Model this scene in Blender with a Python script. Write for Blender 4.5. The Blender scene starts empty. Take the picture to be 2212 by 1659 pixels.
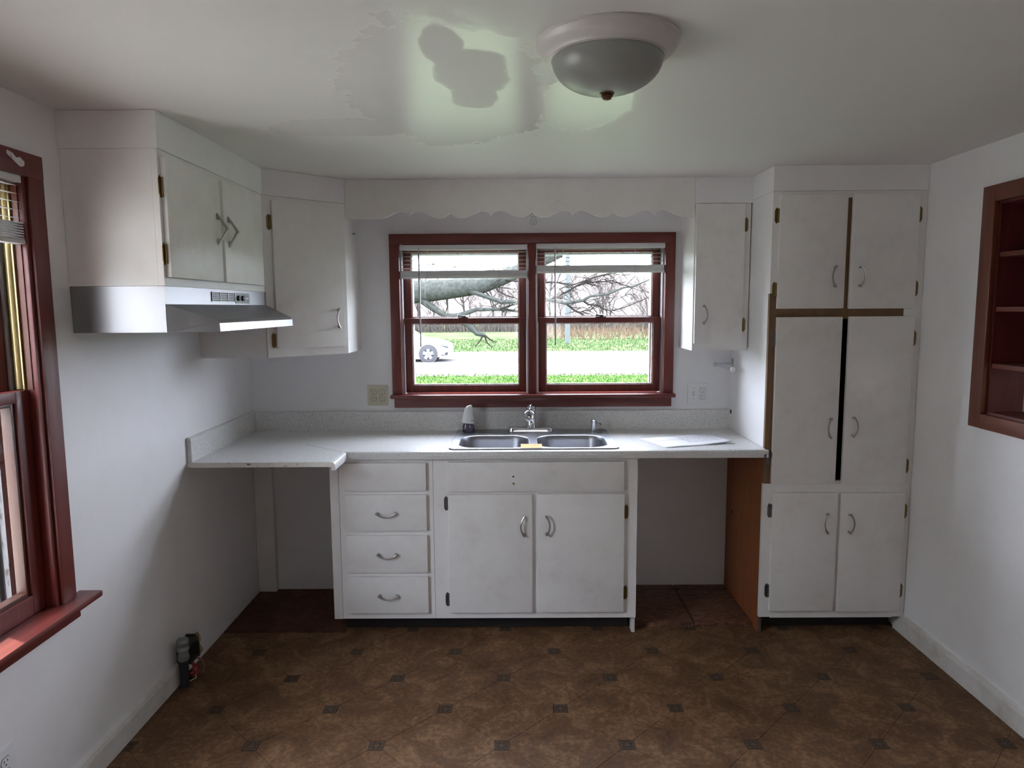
import bpy, bmesh, math, random
from mathutils import Matrix, Vector
random.seed(7)
PI = math.pi
scene = bpy.context.scene
COL = scene.collection

# ------------------------------------------------------------------ camera
cam_d = bpy.data.cameras.new('camera'); cam = bpy.data.objects.new('camera', cam_d); COL.objects.link(cam)
_r = Vector((0.99996867, 0.00443757, -0.00655468)); _u = Vector((0.00602159, 0.11101638, 0.99380033)); _f = Vector((-0.00513774, 0.99380867, -0.11098618))
cam.matrix_world = Matrix(((_r.x, _u.x, -_f.x, 1.44784), (_r.y, _u.y, -_f.y, -3.7262), (_r.z, _u.z, -_f.z, 1.58185), (0, 0, 0, 1)))
cam_d.sensor_width = 36; cam_d.lens = 24.0656; cam_d.clip_start = .05; cam_d.clip_end = 600
scene.camera = cam

# ------------------------------------------------------------------ sky, sun, exposure
world = bpy.data.worlds.new('sky'); scene.world = world; world.use_nodes = True
bg = world.node_tree.nodes['Background']; bg.inputs[0].default_value = (.80, .85, 1.0, 1); bg.inputs[1].default_value = 25.0
sun_d = bpy.data.lights.new('sun', 'SUN'); sun_d.energy = 16; sun_d.angle = .009; sun_d.color = (1, .95, .86)
sun = bpy.data.objects.new('sun', sun_d); COL.objects.link(sun)
sun.rotation_euler = Vector((.42, -.20, -.88)).to_track_quat('-Z', 'Y').to_euler()
def portal(loc, look, sx, sy):
    d = bpy.data.lights.new('window_portal', 'AREA'); d.shape = 'RECTANGLE'; d.size = sx; d.size_y = sy; d.cycles.is_portal = True
    o = bpy.data.objects.new('window_portal', d); COL.objects.link(o); o.location = loc
    o.rotation_euler = Vector(look).to_track_quat('-Z', 'Y').to_euler()
portal((1.54, .2, 1.52), (0, -1, 0), 1.5, .9)
portal((-.26, -2.1, 1.35), (1, 0, 0), .95, 1.4)
portal((1.75, -5.5, 1.5), (0, 1, 0), .8, .8)
vs = scene.view_settings; vs.view_transform = 'Standard'; vs.look = 'None'; vs.exposure = 0.2; vs.gamma = 1; vs.use_curve_mapping = False
cy = scene.cycles; cy.max_bounces = 14; cy.diffuse_bounces = 8; cy.glossy_bounces = 5; cy.transmission_bounces = 8; cy.transparent_max_bounces = 16
cy.sample_clamp_indirect = 8; cy.use_denoising = True; cy.caustics_reflective = False; cy.caustics_refractive = False

# ------------------------------------------------------------------ materials
def mat(name, col, rough=.5, metal=0., spec=.5, coat=0.):
    m = bpy.data.materials.new(name); m.use_nodes = True; b = m.node_tree.nodes['Principled BSDF']
    b.inputs['Base Color'].default_value = (*col, 1); b.inputs['Roughness'].default_value = rough
    b.inputs['Metallic'].default_value = metal; b.inputs['Specular IOR Level'].default_value = spec; b.inputs['Coat Weight'].default_value = coat
    return m
def N(m, t, **kw):
    n = m.node_tree.nodes.new(t)
    for k, v in kw.items():
        if hasattr(n, k): setattr(n, k, v)
        else: n.inputs[k.replace('_', ' ')].default_value = v
    return n
def L(m, a, b): m.node_tree.links.new(a, b)
def bsdf(m): return m.node_tree.nodes['Principled BSDF']
def pos(m, scale=(1, 1, 1)):
    g = N(m, 'ShaderNodeNewGeometry'); v = N(m, 'ShaderNodeVectorMath', operation='MULTIPLY'); L(m, g.outputs['Position'], v.inputs[0]); v.inputs[1].default_value = scale
    return v.outputs[0]
def noise(m, vec, scale, detail=4, rough=.6, dist=0):
    n = N(m, 'ShaderNodeTexNoise'); n.inputs['Scale'].default_value = scale; n.inputs['Detail'].default_value = detail; n.inputs['Roughness'].default_value = rough; n.inputs['Distortion'].default_value = dist
    L(m, vec, n.inputs['Vector']); return n.outputs[0]
def ramp(m, fac, stops):
    r = N(m, 'ShaderNodeValToRGB'); L(m, fac, r.inputs[0]); e = r.color_ramp.elements
    while len(e) < len(stops): e.new(.5)
    for i, (p, c) in enumerate(stops): e[i].position = p; e[i].color = (*c, 1)
    return r.outputs[0]
def mixc(m, fac, a, b, mode='MIX'):
    n = N(m, 'ShaderNodeMix', data_type='RGBA', blend_type=mode)
    for s, v in ((0, fac), (6, a), (7, b)):
        if hasattr(v, 'is_output') or hasattr(v, 'links'): L(m, v, n.inputs[s])
        else: n.inputs[s].default_value = v if s == 0 else (*v, 1)
    return n.outputs[2]
def math_(m, op, a, b=None, c=None):
    n = N(m, 'ShaderNodeMath', operation=op)
    for i, v in enumerate((a, b, c)):
        if v is None: continue
        if hasattr(v, 'links'): L(m, v, n.inputs[i])
        else: n.inputs[i].default_value = v
    return n.outputs[0]
def bump(m, h, strength=.2, dist=.01):
    n = N(m, 'ShaderNodeBump'); n.inputs['Strength'].default_value = strength; n.inputs['Distance'].default_value = dist
    L(m, h, n.inputs['Height']); L(m, n.outputs[0], bsdf(m).inputs['Normal'])

def paint(name, col, rough=.5, grime=.0, spec=.4, gcol=(.45, .40, .33)):
    m = mat(name, col, rough, spec=spec); v = pos(m)
    c = mixc(m, math_(m, 'MULTIPLY', noise(m, v, 3, 5), .10), col, tuple(x * .8 for x in col))
    if grime:
        g = math_(m, 'MULTIPLY', math_(m, 'POWER', noise(m, v, 6, 6, .7), 4.0), grime * 8)
        c = mixc(m, math_(m, 'MINIMUM', g, .6), c, gcol)
    L(m, c, bsdf(m).inputs['Base Color']); bump(m, noise(m, v, 160, 3), .06, .004)
    return m
def wood(name, axis, c1, c2, rough=.42, coat=.08):
    m = mat(name, c1, rough, coat=coat); s = [38, 38, 38]; s[axis] = 2.0
    v = pos(m, s); n = noise(m, v, 1, 6, .65, .6); n2 = noise(m, pos(m), 4, 3)
    c = ramp(m, n, [(.3, c1), (.55, tuple((a + b) / 2 for a, b in zip(c1, c2))), (.72, c2)])
    c = mixc(m, math_(m, 'MULTIPLY', n2, .5), c, tuple(x * .55 for x in c1)); L(m, c, bsdf(m).inputs['Base Color'])
    bump(m, n, .1, .002); return m

WALL = paint('wall_paint', (.82, .82, .825), .55, .05)
WALLB = paint('back_wall_paint', (.79, .795, .81), .55, .05)
CAB = paint('cabinet_paint', (.83, .82, .805), .42, .10)
DOORP = paint('door_paint', (.82, .81, .795), .40, .16)
TRIMW = paint('white_trim_paint', (.74, .73, .70), .45, .25, gcol=(.30, .24, .17))
CEIL = mat('ceiling_paint', (.74, .74, .73), .6, spec=.5)
RW = [(.105, .016, .013), (.215, .042, .029)]
WX = wood('red_stain_x', 0, *RW); WY = wood('red_stain_y', 1, *RW); WZ = wood('red_stain_z', 2, *RW)
WY2 = wood('orange_stain_y', 1, (.12, .028, .013), (.22, .062, .028)); WZ2 = wood('orange_stain_z', 2, (.12, .028, .013), (.22, .062, .028))
MOLD = wood('sash_molding_stain', 2, (.060, .018, .010), (.10, .032, .017))
NICHE = wood('niche_stain', 2, (.10, .015, .014), (.18, .032, .026), .5, 0)
SHELFW = wood('shelf_stain', 1, (.12, .03, .02), (.21, .06, .035), .45, 0)
BAREP = wood('bare_side_panel', 2, (.23, .07, .022), (.36, .12, .04), .6, 0)
BROWN = wood('bare_frame_brown', 2, (.17, .095, .045), (.25, .15, .08), .6, 0)
INTERIOR = mat('cabinet_interior', (.10, .075, .06), .8)
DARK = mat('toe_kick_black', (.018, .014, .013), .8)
BLACK = mat('black', (.012, .012, .012), .5)
CHROME = mat('chrome', (.72, .73, .76), .12, 1)
SATIN = mat('satin_nickel', (.46, .44, .41), .3, 1)
BRASS = mat('aged_brass', (.22, .15, .06), .42, 1)
STEEL = mat('hood_steel', (.30, .30, .31), .40, 1)
_v = pos(STEEL, (2, 2, 220)); bump(STEEL, noise(STEEL, _v, 1, 3), .05, .002)
SINK = mat('sink_steel', (.36, .37, .40), .36, 1)
_v = pos(SINK, (6, 150, 20)); bump(SINK, noise(SINK, _v, 1, 3), .05, .002)
ALU = mat('aluminium', (.55, .57, .60), .4, .8)
GOLD = mat('gold_anodised_track', (.52, .42, .20), .35, .8)
STORM = paint('storm_frame_paint', (.66, .70, .72), .45)
PEEL = mat('peeling_white_paint', (.75, .75, .74), .6)
_n = noise(PEEL, pos(PEEL, (1, 1, .4)), 40, 5, .7); L(PEEL, ramp(PEEL, _n, [(.52, (.75, .76, .77)), (.60, (.42, .36, .28))]), bsdf(PEEL).inputs['Base Color'])
WEATH = []
for nm, a, b in (('weathered_peeling_track', (.17, .17, .172), (.06, .048, .034)), ('weathered_grey_track', (.10, .105, .115), (.065, .068, .073)), ('weathered_dark_track', (.035, .035, .037), (.02, .02, .02))):
    _m = mat(nm, a, .7, spec=.1); _n = noise(_m, pos(_m, (1, 1, .3)), 45, 5, .7); L(_m, ramp(_m, _n, [(.54, a), (.64, b)]), bsdf(_m).inputs['Base Color']); WEATH.append(_m)
BLIND = mat('blind_white', (.72, .73, .74), .45)
CORD = mat('cord_white', (.66, .66, .62), .7)
WAND = mat('blind_wand_plastic', (.42, .43, .47), .25)
PLATEB = mat('beige_plastic', (.53, .50, .38), .35)
PLATEW = mat('white_plastic', (.74, .75, .76), .35)
SLOT = mat('slot_dark', (.03, .028, .025), .7)
FROST = mat('frosted_glass', (.30, .31, .285), .35, spec=.5)
LAMPR = paint('lamp_ring_paint', (.62, .59, .56), .3, .3, gcol=(.75, .73, .70))
BRONZE = mat('bronze_finial', (.20, .12, .09), .3, 1)
ORANGE = mat('orange_card', (.80, .38, .12), .7)
PURPLE = mat('purple_liquid_bottle', (.10, .07, .12), .12, coat=.5)
BLUE = mat('blue_pin', (.02, .05, .30), .4)
REDW = mat('red_wire', (.35, .02, .02), .5)
PINK = mat('copper_brown_wire', (.20, .10, .06), .5)
GALV = mat('galvanised', (.30, .33, .34), .45, .8)
IRON = mat('black_iron', (.02, .018, .02), .6)
CHARRED = mat('old_box_black', (.035, .03, .025), .9)
YELLOWB = mat('yellowed_edge', (.36, .25, .11), .8)
STAR = mat('star_yellow', (.65, .60, .35), .6)

def glassmat():
    m = bpy.data.materials.new('window_glass'); m.use_nodes = True; nt = m.node_tree; nt.nodes.clear()
    o = nt.nodes.new('ShaderNodeOutputMaterial'); t = nt.nodes.new('ShaderNodeBsdfTransparent'); g = nt.nodes.new('ShaderNodeBsdfGlossy'); x = nt.nodes.new('ShaderNodeMixShader')
    t.inputs[0].default_value = (.97, .98, .98, 1); g.inputs['Roughness'].default_value = .03
    ge = nt.nodes.new('ShaderNodeNewGeometry'); dt = nt.nodes.new('ShaderNodeVectorMath'); dt.operation = 'DOT_PRODUCT'
    nt.links.new(ge.outputs['Normal'], dt.inputs[0]); nt.links.new(ge.outputs['Incoming'], dt.inputs[1])
    c = math_(m, 'ABSOLUTE', dt.outputs['Value']); f = math_(m, 'ADD', math_(m, 'MULTIPLY', math_(m, 'POWER', math_(m, 'SUBTRACT', 1.0, c), 5.0), .95), .035)   # thin glass, same from both sides
    nt.links.new(f, x.inputs[0]); nt.links.new(t.outputs[0], x.inputs[1]); nt.links.new(g.outputs[0], x.inputs[2]); nt.links.new(x.outputs[0], o.inputs[0])
    return m
GLASS = glassmat()

# counter laminate: white with grey specks
LAM = mat('speckled_laminate', (.74, .74, .73), .28)
_v = pos(LAM); _s = noise(LAM, _v, 260, 2, .5); _s2 = noise(LAM, _v, 420, 1, .5)
_c = mixc(LAM, ramp(LAM, _s, [(.34, (1, 1, 1)), (.40, (0, 0, 0))]), (.73, .73, .72), (.36, .35, .33))
_c = mixc(LAM, ramp(LAM, _s2, [(.32, (1, 1, 1)), (.38, (0, 0, 0))]), _c, (.22, .21, .20)); L(LAM, _c, bsdf(LAM).inputs['Base Color'])
RAWEDGE = mat('chipped_counter_edge', (.70, .69, .66), .6)
_n = noise(RAWEDGE, pos(RAWEDGE, (1, 1, 2)), 28, 5, .75); L(RAWEDGE, ramp(RAWEDGE, _n, [(.36, (.06, .04, .03)), (.39, (.30, .22, .14)), (.41, (.70, .68, .62))]), bsdf(RAWEDGE).inputs['Base Color'])

# ceiling: matte paint with rolled-on satin patches and unpainted matte blotches
def ceiling_nodes(m):
    g = N(m, 'ShaderNodeNewGeometry'); sep = N(m, 'ShaderNodeSeparateXYZ'); L(m, g.outputs['Position'], sep.inputs[0])
    n1 = noise(m, g.outputs['Position'], 5, 5, .6); n2 = noise(m, g.outputs['Position'], 22, 5, .7)
    def blob(cx, cy, rx, ry, wob=.55):
        dx = math_(m, 'DIVIDE', math_(m, 'SUBTRACT', sep.outputs[0], cx), rx); dy = math_(m, 'DIVIDE', math_(m, 'SUBTRACT', sep.outputs[1], cy), ry)
        d = math_(m, 'SQRT', math_(m, 'ADD', math_(m, 'MULTIPLY', dx, dx), math_(m, 'MULTIPLY', dy, dy)))
        d = math_(m, 'ADD', d, math_(m, 'MULTIPLY', math_(m, 'SUBTRACT', n1, .5), wob * 2)); d = math_(m, 'ADD', d, math_(m, 'MULTIPLY', math_(m, 'SUBTRACT', n2, .5), .30))
        k = N(m, 'ShaderNodeMapRange'); k.interpolation_type = 'SMOOTHSTEP'; L(m, d, k.inputs[0]); k.inputs[1].default_value = .90; k.inputs[2].default_value = 1.08; k.inputs[3].default_value = 1; k.inputs[4].default_value = 0
        return k.outputs[0]
    gloss = math_(m, 'MAXIMUM', blob(1.25, -1.58, .32, .64, .3), blob(1.67, -1.52, .15, .36, .25))
    gloss = math_(m, 'MAXIMUM', gloss, blob(.85, -1.25, .30, .13, .3))
    matte = math_(m, 'MAXIMUM', math_(m, 'MAXIMUM', blob(1.335, -1.80, .105, .19, .55), blob(1.275, -2.00, .055, .16, .6)), blob(1.33, -1.60, .07, .12, .6))
    gl = math_(m, 'MULTIPLY', gloss, math_(m, 'SUBTRACT', 1.0, matte))
    L(m, math_(m, 'SUBTRACT', .50, math_(m, 'MULTIPLY', gl, .26)), bsdf(m).inputs['Roughness'])
    c = mixc(m, gl, (.775, .765, .745), (.79, .785, .77)); c = mixc(m, math_(m, 'MULTIPLY', matte, .5), c, (.64, .62, .62))
    streak = noise(m, pos(m, (.6, 3, 1)), 3, 4); c = mixc(m, math_(m, 'MULTIPLY', streak, .16), c, (.60, .585, .58))
    L(m, c, bsdf(m).inputs['Base Color']); bump(m, n2, .05, .004)
ceiling_nodes(CEIL)

# floor vinyl
def vinyl(name, dark, mid, light):
    m = mat(name, mid, .6, spec=.2); v = pos(m)
    a = noise(m, v, 7, 8, .72, .8); b = noise(m, v, 55, 6, .75); c = noise(m, v, 2.2, 3)
    f = math_(m, 'ADD', math_(m, 'MULTIPLY', a, .6), math_(m, 'MULTIPLY', b, .45))
    col = ramp(m, f, [(.38, dark), (.52, mid), (.62, light)])
    col = mixc(m, math_(m, 'MULTIPLY', c, .5), col, tuple(x * .6 for x in dark))
    L(m, col, bsdf(m).inputs['Base Color']); bump(m, b, .12, .003)
    return m
TILE = vinyl('brown_vinyl', (.075, .036, .018), (.165, .086, .042), (.29, .165, .085))
GROUT = vinyl('vinyl_seam', (.045, .026, .016), (.075, .045, .028), (.11, .07, .045))
OLDFL = vinyl('old_red_floor', (.05, .018, .012), (.10, .038, .024), (.17, .075, .045))
OLDP = mat('stained_panel', (.15, .07, .04), .55)
_n = noise(OLDP, pos(OLDP, (14, 60, 20)), 1, 6, .7, 1.5); L(OLDP, ramp(OLDP, _n, [(.35, (.035, .014, .010)), (.52, (.13, .055, .030)), (.68, (.30, .16, .10))]), bsdf(OLDP).inputs['Base Color'])
INSET = mat('inset_motif', (.12, .08, .06), .65, spec=.15)
def inset_nodes(m):
    t = N(m, 'ShaderNodeTexCoord'); s = N(m, 'ShaderNodeSeparateXYZ'); L(m, t.outputs['Object'], s.inputs[0])
    ax = math_(m, 'ABSOLUTE', s.outputs[0]); ay = math_(m, 'ABSOLUTE', s.outputs[1])
    mn = math_(m, 'MINIMUM', ax, ay); mx = math_(m, 'MAXIMUM', ax, ay); df = math_(m, 'ABSOLUTE', math_(m, 'SUBTRACT', ax, ay))
    petal = math_(m, 'MULTIPLY', math_(m, 'MULTIPLY', math_(m, 'GREATER_THAN', mn, .0025), math_(m, 'LESS_THAN', mx, .0195)), math_(m, 'GREATER_THAN', df, .0022))
    edge = math_(m, 'GREATER_THAN', mx, .0225)
    n = noise(m, pos(m), 120, 3); base = ramp(m, n, [(.35, (.065, .042, .028)), (.65, (.125, .082, .052))])
    c = mixc(m, petal, base, (.045, .032, .026)); c = mixc(m, edge, c, (.075, .050, .034)); L(m, c, bsdf(m).inputs['Base Color'])
inset_nodes(INSET)

def outdoor(name, c1, c2, scale, rough=.95):
    m = mat(name, c1, rough, spec=0); n = noise(m, pos(m), scale, 6, .7); L(m, ramp(m, n, [(.36, c1), (.64, c2)]), bsdf(m).inputs['Base Color']); return m
LAWN = outdoor('lawn_green', (.019, .040, .010), (.040, .060, .022), 2.2)
YARD = outdoor('yard_bounce_green', (.058, .086, .042), (.098, .120, .072), 2.2)  # unseen yard, brighter than the lawn to bounce green light indoors
FIELD = outdoor('field_green', (.026, .042, .018), (.048, .055, .030), .35)
ROAD = outdoor('road_grey', (.060, .059, .057), (.072, .070, .067), 5)
GRAVEL = outdoor('gravel', (.055, .051, .045), (.080, .072, .062), 9)
BOUNCE = outdoor('bounce_ground_pale', (.34, .32, .28), (.44, .415, .37), 6)  # invented pale ground, out of view, bounces light onto the ceiling
HILLM = outdoor('hillside_brush', (.040, .035, .034), (.078, .069, .064), .9)
BLOCKP = paint('sky_block_paint', (.45, .42, .38), .7)  # for the two added walls that block the sky
REARDARK = wood('rear_wall_dark', 2, (.10, .06, .035), (.17, .10, .06), .5, 0)  # unseen rear wall darkened to cut bounce and give dark hood reflections
LINEW = mat('road_line', (.040, .039, .037), .8)
BARK = outdoor('bark', (.019, .021, .019), (.038, .040, .036), 14)
TWIG = mat('twig', (.016, .0145, .013), .9, spec=0)
FARB = mat('far_bark', (.024, .021, .0195), .9, spec=0); FARB2 = mat('far_bark_light', (.042, .037, .032), .9, spec=0)
TAN = mat('dry_grass', (.062, .045, .030), .95, spec=0)
GBLADE = mat('grass_blade', (.020, .045, .009), .9, spec=0); GBLADE2 = mat('grass_blade_far', (.030, .048, .018), .9, spec=0)
CARP = mat('car_white_paint', (.55, .56, .58), .3, coat=.3)
CARG = mat('car_glass', (.03, .035, .04), .08); TYRE = mat('tyre', (.02, .02, .022), .8); RIM = mat('alloy', (.45, .46, .48), .35, .7); CLAMP = mat('car_lamp_dark', (.018, .02, .024), .4, spec=.1)
POLEM = mat('utility_pole', (.060, .068, .066), .9, spec=0)
BEIGE = paint('hall_beige', (.62, .52, .40), .6); LINO = mat('hall_floor', (.45, .43, .42), .4)

# ------------------------------------------------------------------ mesh helpers
wl = {}
class MB:
    def __init__(s): s.v = []; s.f = []
    def add(s, vs, fs):
        o = len(s.v); s.v += [tuple(x) for x in vs]; s.f += [tuple(i + o for i in f) for f in fs]; return s
    def box(s, x0, x1, y0, y1, z0, z1):
        if x0 > x1: x0, x1 = x1, x0
        if y0 > y1: y0, y1 = y1, y0
        if z0 > z1: z0, z1 = z1, z0
        return s.add([(x0, y0, z0), (x1, y0, z0), (x1, y1, z0), (x0, y1, z0), (x0, y0, z1), (x1, y0, z1), (x1, y1, z1), (x0, y1, z1)],
                     [(0, 3, 2, 1), (4, 5, 6, 7), (0, 1, 5, 4), (1, 2, 6, 5), (2, 3, 7, 6), (3, 0, 4, 7)])
    def prism(s, pts, fn, a, b):
        """polygon pts (2d) mapped with fn(u,v,w) and extruded from w=a to w=b"""
        n = len(pts); vs = [fn(u, v, a) for u, v in pts] + [fn(u, v, b) for u, v in pts]
        fs = [tuple(range(n))[::-1], tuple(range(n, 2 * n))] + [(i, (i + 1) % n, n + (i + 1) % n, n + i) for i in range(n)]
        return s.add(vs, fs)
    def tube(s, path, radii, k=8, caps=True):
        path = [Vector(p) for p in path]; n = len(path)
        if not hasattr(radii, '__len__'): radii = [radii] * n
        up = Vector((0, 0, 1)); rings = []; prev = None
        for i, p in enumerate(path):
            t = (path[min(i + 1, n - 1)] - path[max(i - 1, 0)]).normalized()
            if prev is None:
                a = t.cross(up); a = a if a.length > .1 else t.cross(Vector((1, 0, 0)))
            else: a = prev - t * prev.dot(t)
            a.normalize(); prev = a; b = t.cross(a)
            rings.append([p + (a * math.cos(2 * PI * j / k) + b * math.sin(2 * PI * j / k)) * radii[i] for j in range(k)])
        vs = [v for r in rings for v in r]; fs = [(i * k + j, i * k + (j + 1) % k, (i + 1) * k + (j + 1) % k, (i + 1) * k + j) for i in range(n - 1) for j in range(k)]
        if caps: fs += [tuple(range(k))[::-1], tuple(range((n - 1) * k, n * k))]
        return s.add(vs, fs)
    def lathe(s, prof, c, k=24, axis=2):
        """prof: (r, h) pairs; axis of revolution through c"""
        def P(r, h, j):
            a, b = r * math.cos(2 * PI * j / k), r * math.sin(2 * PI * j / k)
            q = (a, b, h) if axis == 2 else ((h, a, b) if axis == 0 else (b, h, a)); return tuple(c[i] + q[i] for i in range(3))
        vs = [P(r, h, j) for r, h in prof for j in range(k)]; n = len(prof)
        fs = [(i * k + j, i * k + (j + 1) % k, (i + 1) * k + (j + 1) % k, (i + 1) * k + j) for i in range(n - 1) for j in range(k)]
        fs += [tuple(range(k))[::-1], tuple(range((n - 1) * k, n * k))]
        return s.add(vs, fs)
    def quad(s, a, b, c, d): return s.add([a, b, c, d], [(0, 1, 2, 3)])
    def build(s, name, material, parent=None, bevel=0, smooth=False, seg=2, origin=None):
        c = Vector(origin) if origin is not None else Vector([(min(v[i] for v in s.v) + max(v[i] for v in s.v)) / 2 for i in range(3)])
        me = bpy.data.meshes.new(name); me.from_pydata([tuple(Vector(v) - c) for v in s.v], [], s.f)
        bm = bmesh.new(); bm.from_mesh(me); bmesh.ops.remove_doubles(bm, verts=bm.verts, dist=1e-6) if smooth else None
        bmesh.ops.recalc_face_normals(bm, faces=bm.faces)
        if bevel: bmesh.ops.bevel(bm, geom=bm.edges[:], offset=bevel, segments=seg, affect='EDGES', profile=.6)
        if smooth or bevel:
            for f in bm.faces: f.smooth = True
            for e in bm.edges:
                if len(e.link_faces) == 2 and e.calc_face_angle() > (.9 if bevel else .7): e.smooth = False
        bm.to_mesh(me); bm.free(); me.materials.append(material)
        return link(bpy.data.objects.new(name, me), c, parent)
def link(o, c, parent=None):
    COL.objects.link(o); o.location = c; wl[o] = Vector(c)
    if parent is not None: o.parent = parent; o.matrix_parent_inverse = Matrix.Translation(-wl[parent])
    return o
def box(name, m, parent, x0, x1, y0, y1, z0, z1, bevel=0, **kw): return MB().box(x0, x1, y0, y1, z0, z1).build(name, m, parent, bevel, **kw)
def tag(o, label, cat, group=None):
    o['label'] = label; o['category'] = cat
    if group: o['group'] = group
    return o
def struct(o): o['kind'] = 'structure'; return o
def thing(name, label, cat, loc, group=None):
    o = bpy.data.objects.new(name, None); o.empty_display_size = .1; link(o, loc); return tag(o, label, cat, group)
def place(name, mesh, m, o, ex, ey, ez, parent):
    """shared mesh with its axes turned to ex, ey, ez"""
    ob = bpy.data.objects.new(name, mesh); link(ob, o, parent)
    R = Matrix((ex, ey, ez)).transposed().to_4x4(); ob.matrix_basis = Matrix.Translation(o) @ R
    return ob
def mesh_of(mb, name, m, smooth=True, bevel=0):
    o = mb.build(name, m, None, bevel, smooth, origin=(0, 0, 0)); me = o.data; COL.objects.unlink(o); wl.pop(o); bpy.data.objects.remove(o); return me

XW, ZC, YB = 3.318, 2.2095, -5.3          # right wall, ceiling, rear wall
# ------------------------------------------------------------------ room shell
def wall_with_hole(name, m, fixed, axis, a0, a1, z0, z1, h, thick):
    """wall with rectangular hole h=(a,b,z,z); axis 0: runs along x at y=fixed..fixed+thick"""
    mb = MB()
    def b(p, q, r, s_):
        if axis == 0: mb.box(p, q, fixed, fixed + thick, r, s_)
        else: mb.box(fixed, fixed + thick, p, q, r, s_)
    b(a0, h[0], z0, z1); b(h[1], a1, z0, z1); b(h[0], h[1], z0, h[2]); b(h[0], h[1], h[3], z1)
    return struct(mb.build(name, m))
wall_with_hole('wall_back', WALLB, 0, 0, -.15, XW + .14, -.05, ZC + .03, (.815, 2.265, 1.085, 1.94), .15)
wall_with_hole('wall_left', WALL, -.15, 1, YB - .1, 0, -.05, ZC + .03, (-2.55, -1.665, .64, 1.98), .15)
wall_with_hole('wall_right', WALL, XW, 1, YB - .1, 0, -.05, ZC + .03, (-1.78, -1.02, 1.145, 1.98), .14)
wall_with_hole('wall_rear', REARDARK, YB - .12, 0, 0, XW, -.05, ZC + .03, (1.40, 2.10, 1.15, 1.85), .12)
struct(box('ceiling', CEIL, None, 0, XW, YB, 0, ZC, ZC + .05))
floor = struct(box('floor', GROUT, None, 0, XW, YB, 0, -.06, -.0015))
struct(box('roof', mat('roof_board', (.25, .25, .25), .9), None, -.2, 6.3, YB - .4, .36, ZC + .15, ZC + .23))

# floor tiles (octagons) and small square insets
S, TX, TY, HH = .4562, .7059, -.7134, .0265
def clip(poly, xa, xb, ya, yb):
    def cl(pl, ax, v, keep_less):
        out = []
        for i in range(len(pl)):
            a, b = pl[i], pl[(i + 1) % len(pl)]; ia = (a[ax] <= v) == keep_less; ib = (b[ax] <= v) == keep_less
            if ia: out.append(a)
            if ia != ib:
                t = (v - a[ax]) / (b[ax] - a[ax]); out.append((a[0] + t * (b[0] - a[0]), a[1] + t * (b[1] - a[1])))
        return out
    for ax, v, k in ((0, xa, False), (0, xb, True), (1, ya, False), (1, yb, True)):
        if poly: poly = cl(poly, ax, v, k)
    return poly
g = .0022; hs = S / 2
octo = [(hs - HH - g, HH + g * .4), (HH + g * .4, hs - HH - g), (-HH - g * .4, hs - HH - g), (-hs + HH + g, HH + g * .4), (-hs + HH + g, -HH - g * .4), (-HH - g * .4, -hs + HH + g), (HH + g * .4, -hs + HH + g), (hs - HH - g, -HH - g * .4)]
oct_me = mesh_of(MB().prism(octo, lambda u, v, w: (u, v, w), -.003, 0), 'tile', TILE, False)
sq = HH - g
in_me = mesh_of(MB().box(-sq, sq, -sq, sq, -.003, 0), 'inset', INSET, False)
FX0, FX1, FY0, FY1 = .004, XW - .004, YB + .004, -.47
for i in range(-4, 14):
    for j in range(-3, 22):
        cx, cyy = TX + i * hs, TY - j * hs
        base = octo if (i + j) % 2 else [(-sq, -sq), (sq, -sq), (sq, sq), (-sq, sq)]
        pl = [(cx + u, cyy + v) for u, v in base]; cp = clip(pl, FX0, FX1, FY0, FY1)
        if len(cp) < 3: continue
        A = abs(sum(cp[k][0] * cp[(k + 1) % len(cp)][1] - cp[(k + 1) % len(cp)][0] * cp[k][1] for k in range(len(cp)))) / 2
        if A < 2e-4: continue
        nm, mm = ('tile', TILE) if (i + j) % 2 else ('inset', INSET)
        inside = all(FX0 <= q[0] <= FX1 and FY0 <= q[1] <= FY1 for q in pl)
        if inside: o = bpy.data.objects.new(nm, oct_me if nm == 'tile' else in_me); link(o, (cx, cyy, 0), floor)
        else: MB().prism(cp, lambda u, v, w: (u, v, w), -.003, 0).build(nm, mm, floor, origin=(cx, cyy, 0))
# exposed older floor in the two empty appliance bays
bay = MB().box(.004, .60, -.52, -.004, -.001, .004).build('old_floor_patch', OLDFL, floor)
for (a, b, c, d) in ((2.03, 2.326, -.475, -.072), (2.332, 2.616, -.475, -.072), (2.03, 2.326, -.066, -.003), (2.332, 2.616, -.066, -.003)):
    box('floor_panel', OLDP, floor, a, b, c, d, -.001, .02, .0015)
# baseboards
bl = struct(MB().prism([(0, 0), (.016, 0), (.016, .075), (.012, .092), (.0, .094)], lambda u, v, w: (u, w, v), -5.29, -.98).build('baseboard_left', TRIMW))
br = struct(MB().prism([(0, 0), (-.016, 0), (-.016, .075), (-.012, .092), (0, .094)], lambda u, v, w: (XW + u, w, v), -5.29, -.49).build('baseboard_right', TRIMW))
struct(box('trim_1', CAB, None, .002, .10, -.04, -.001, .004, .878, .002))   # painted board in the back left corner
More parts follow.
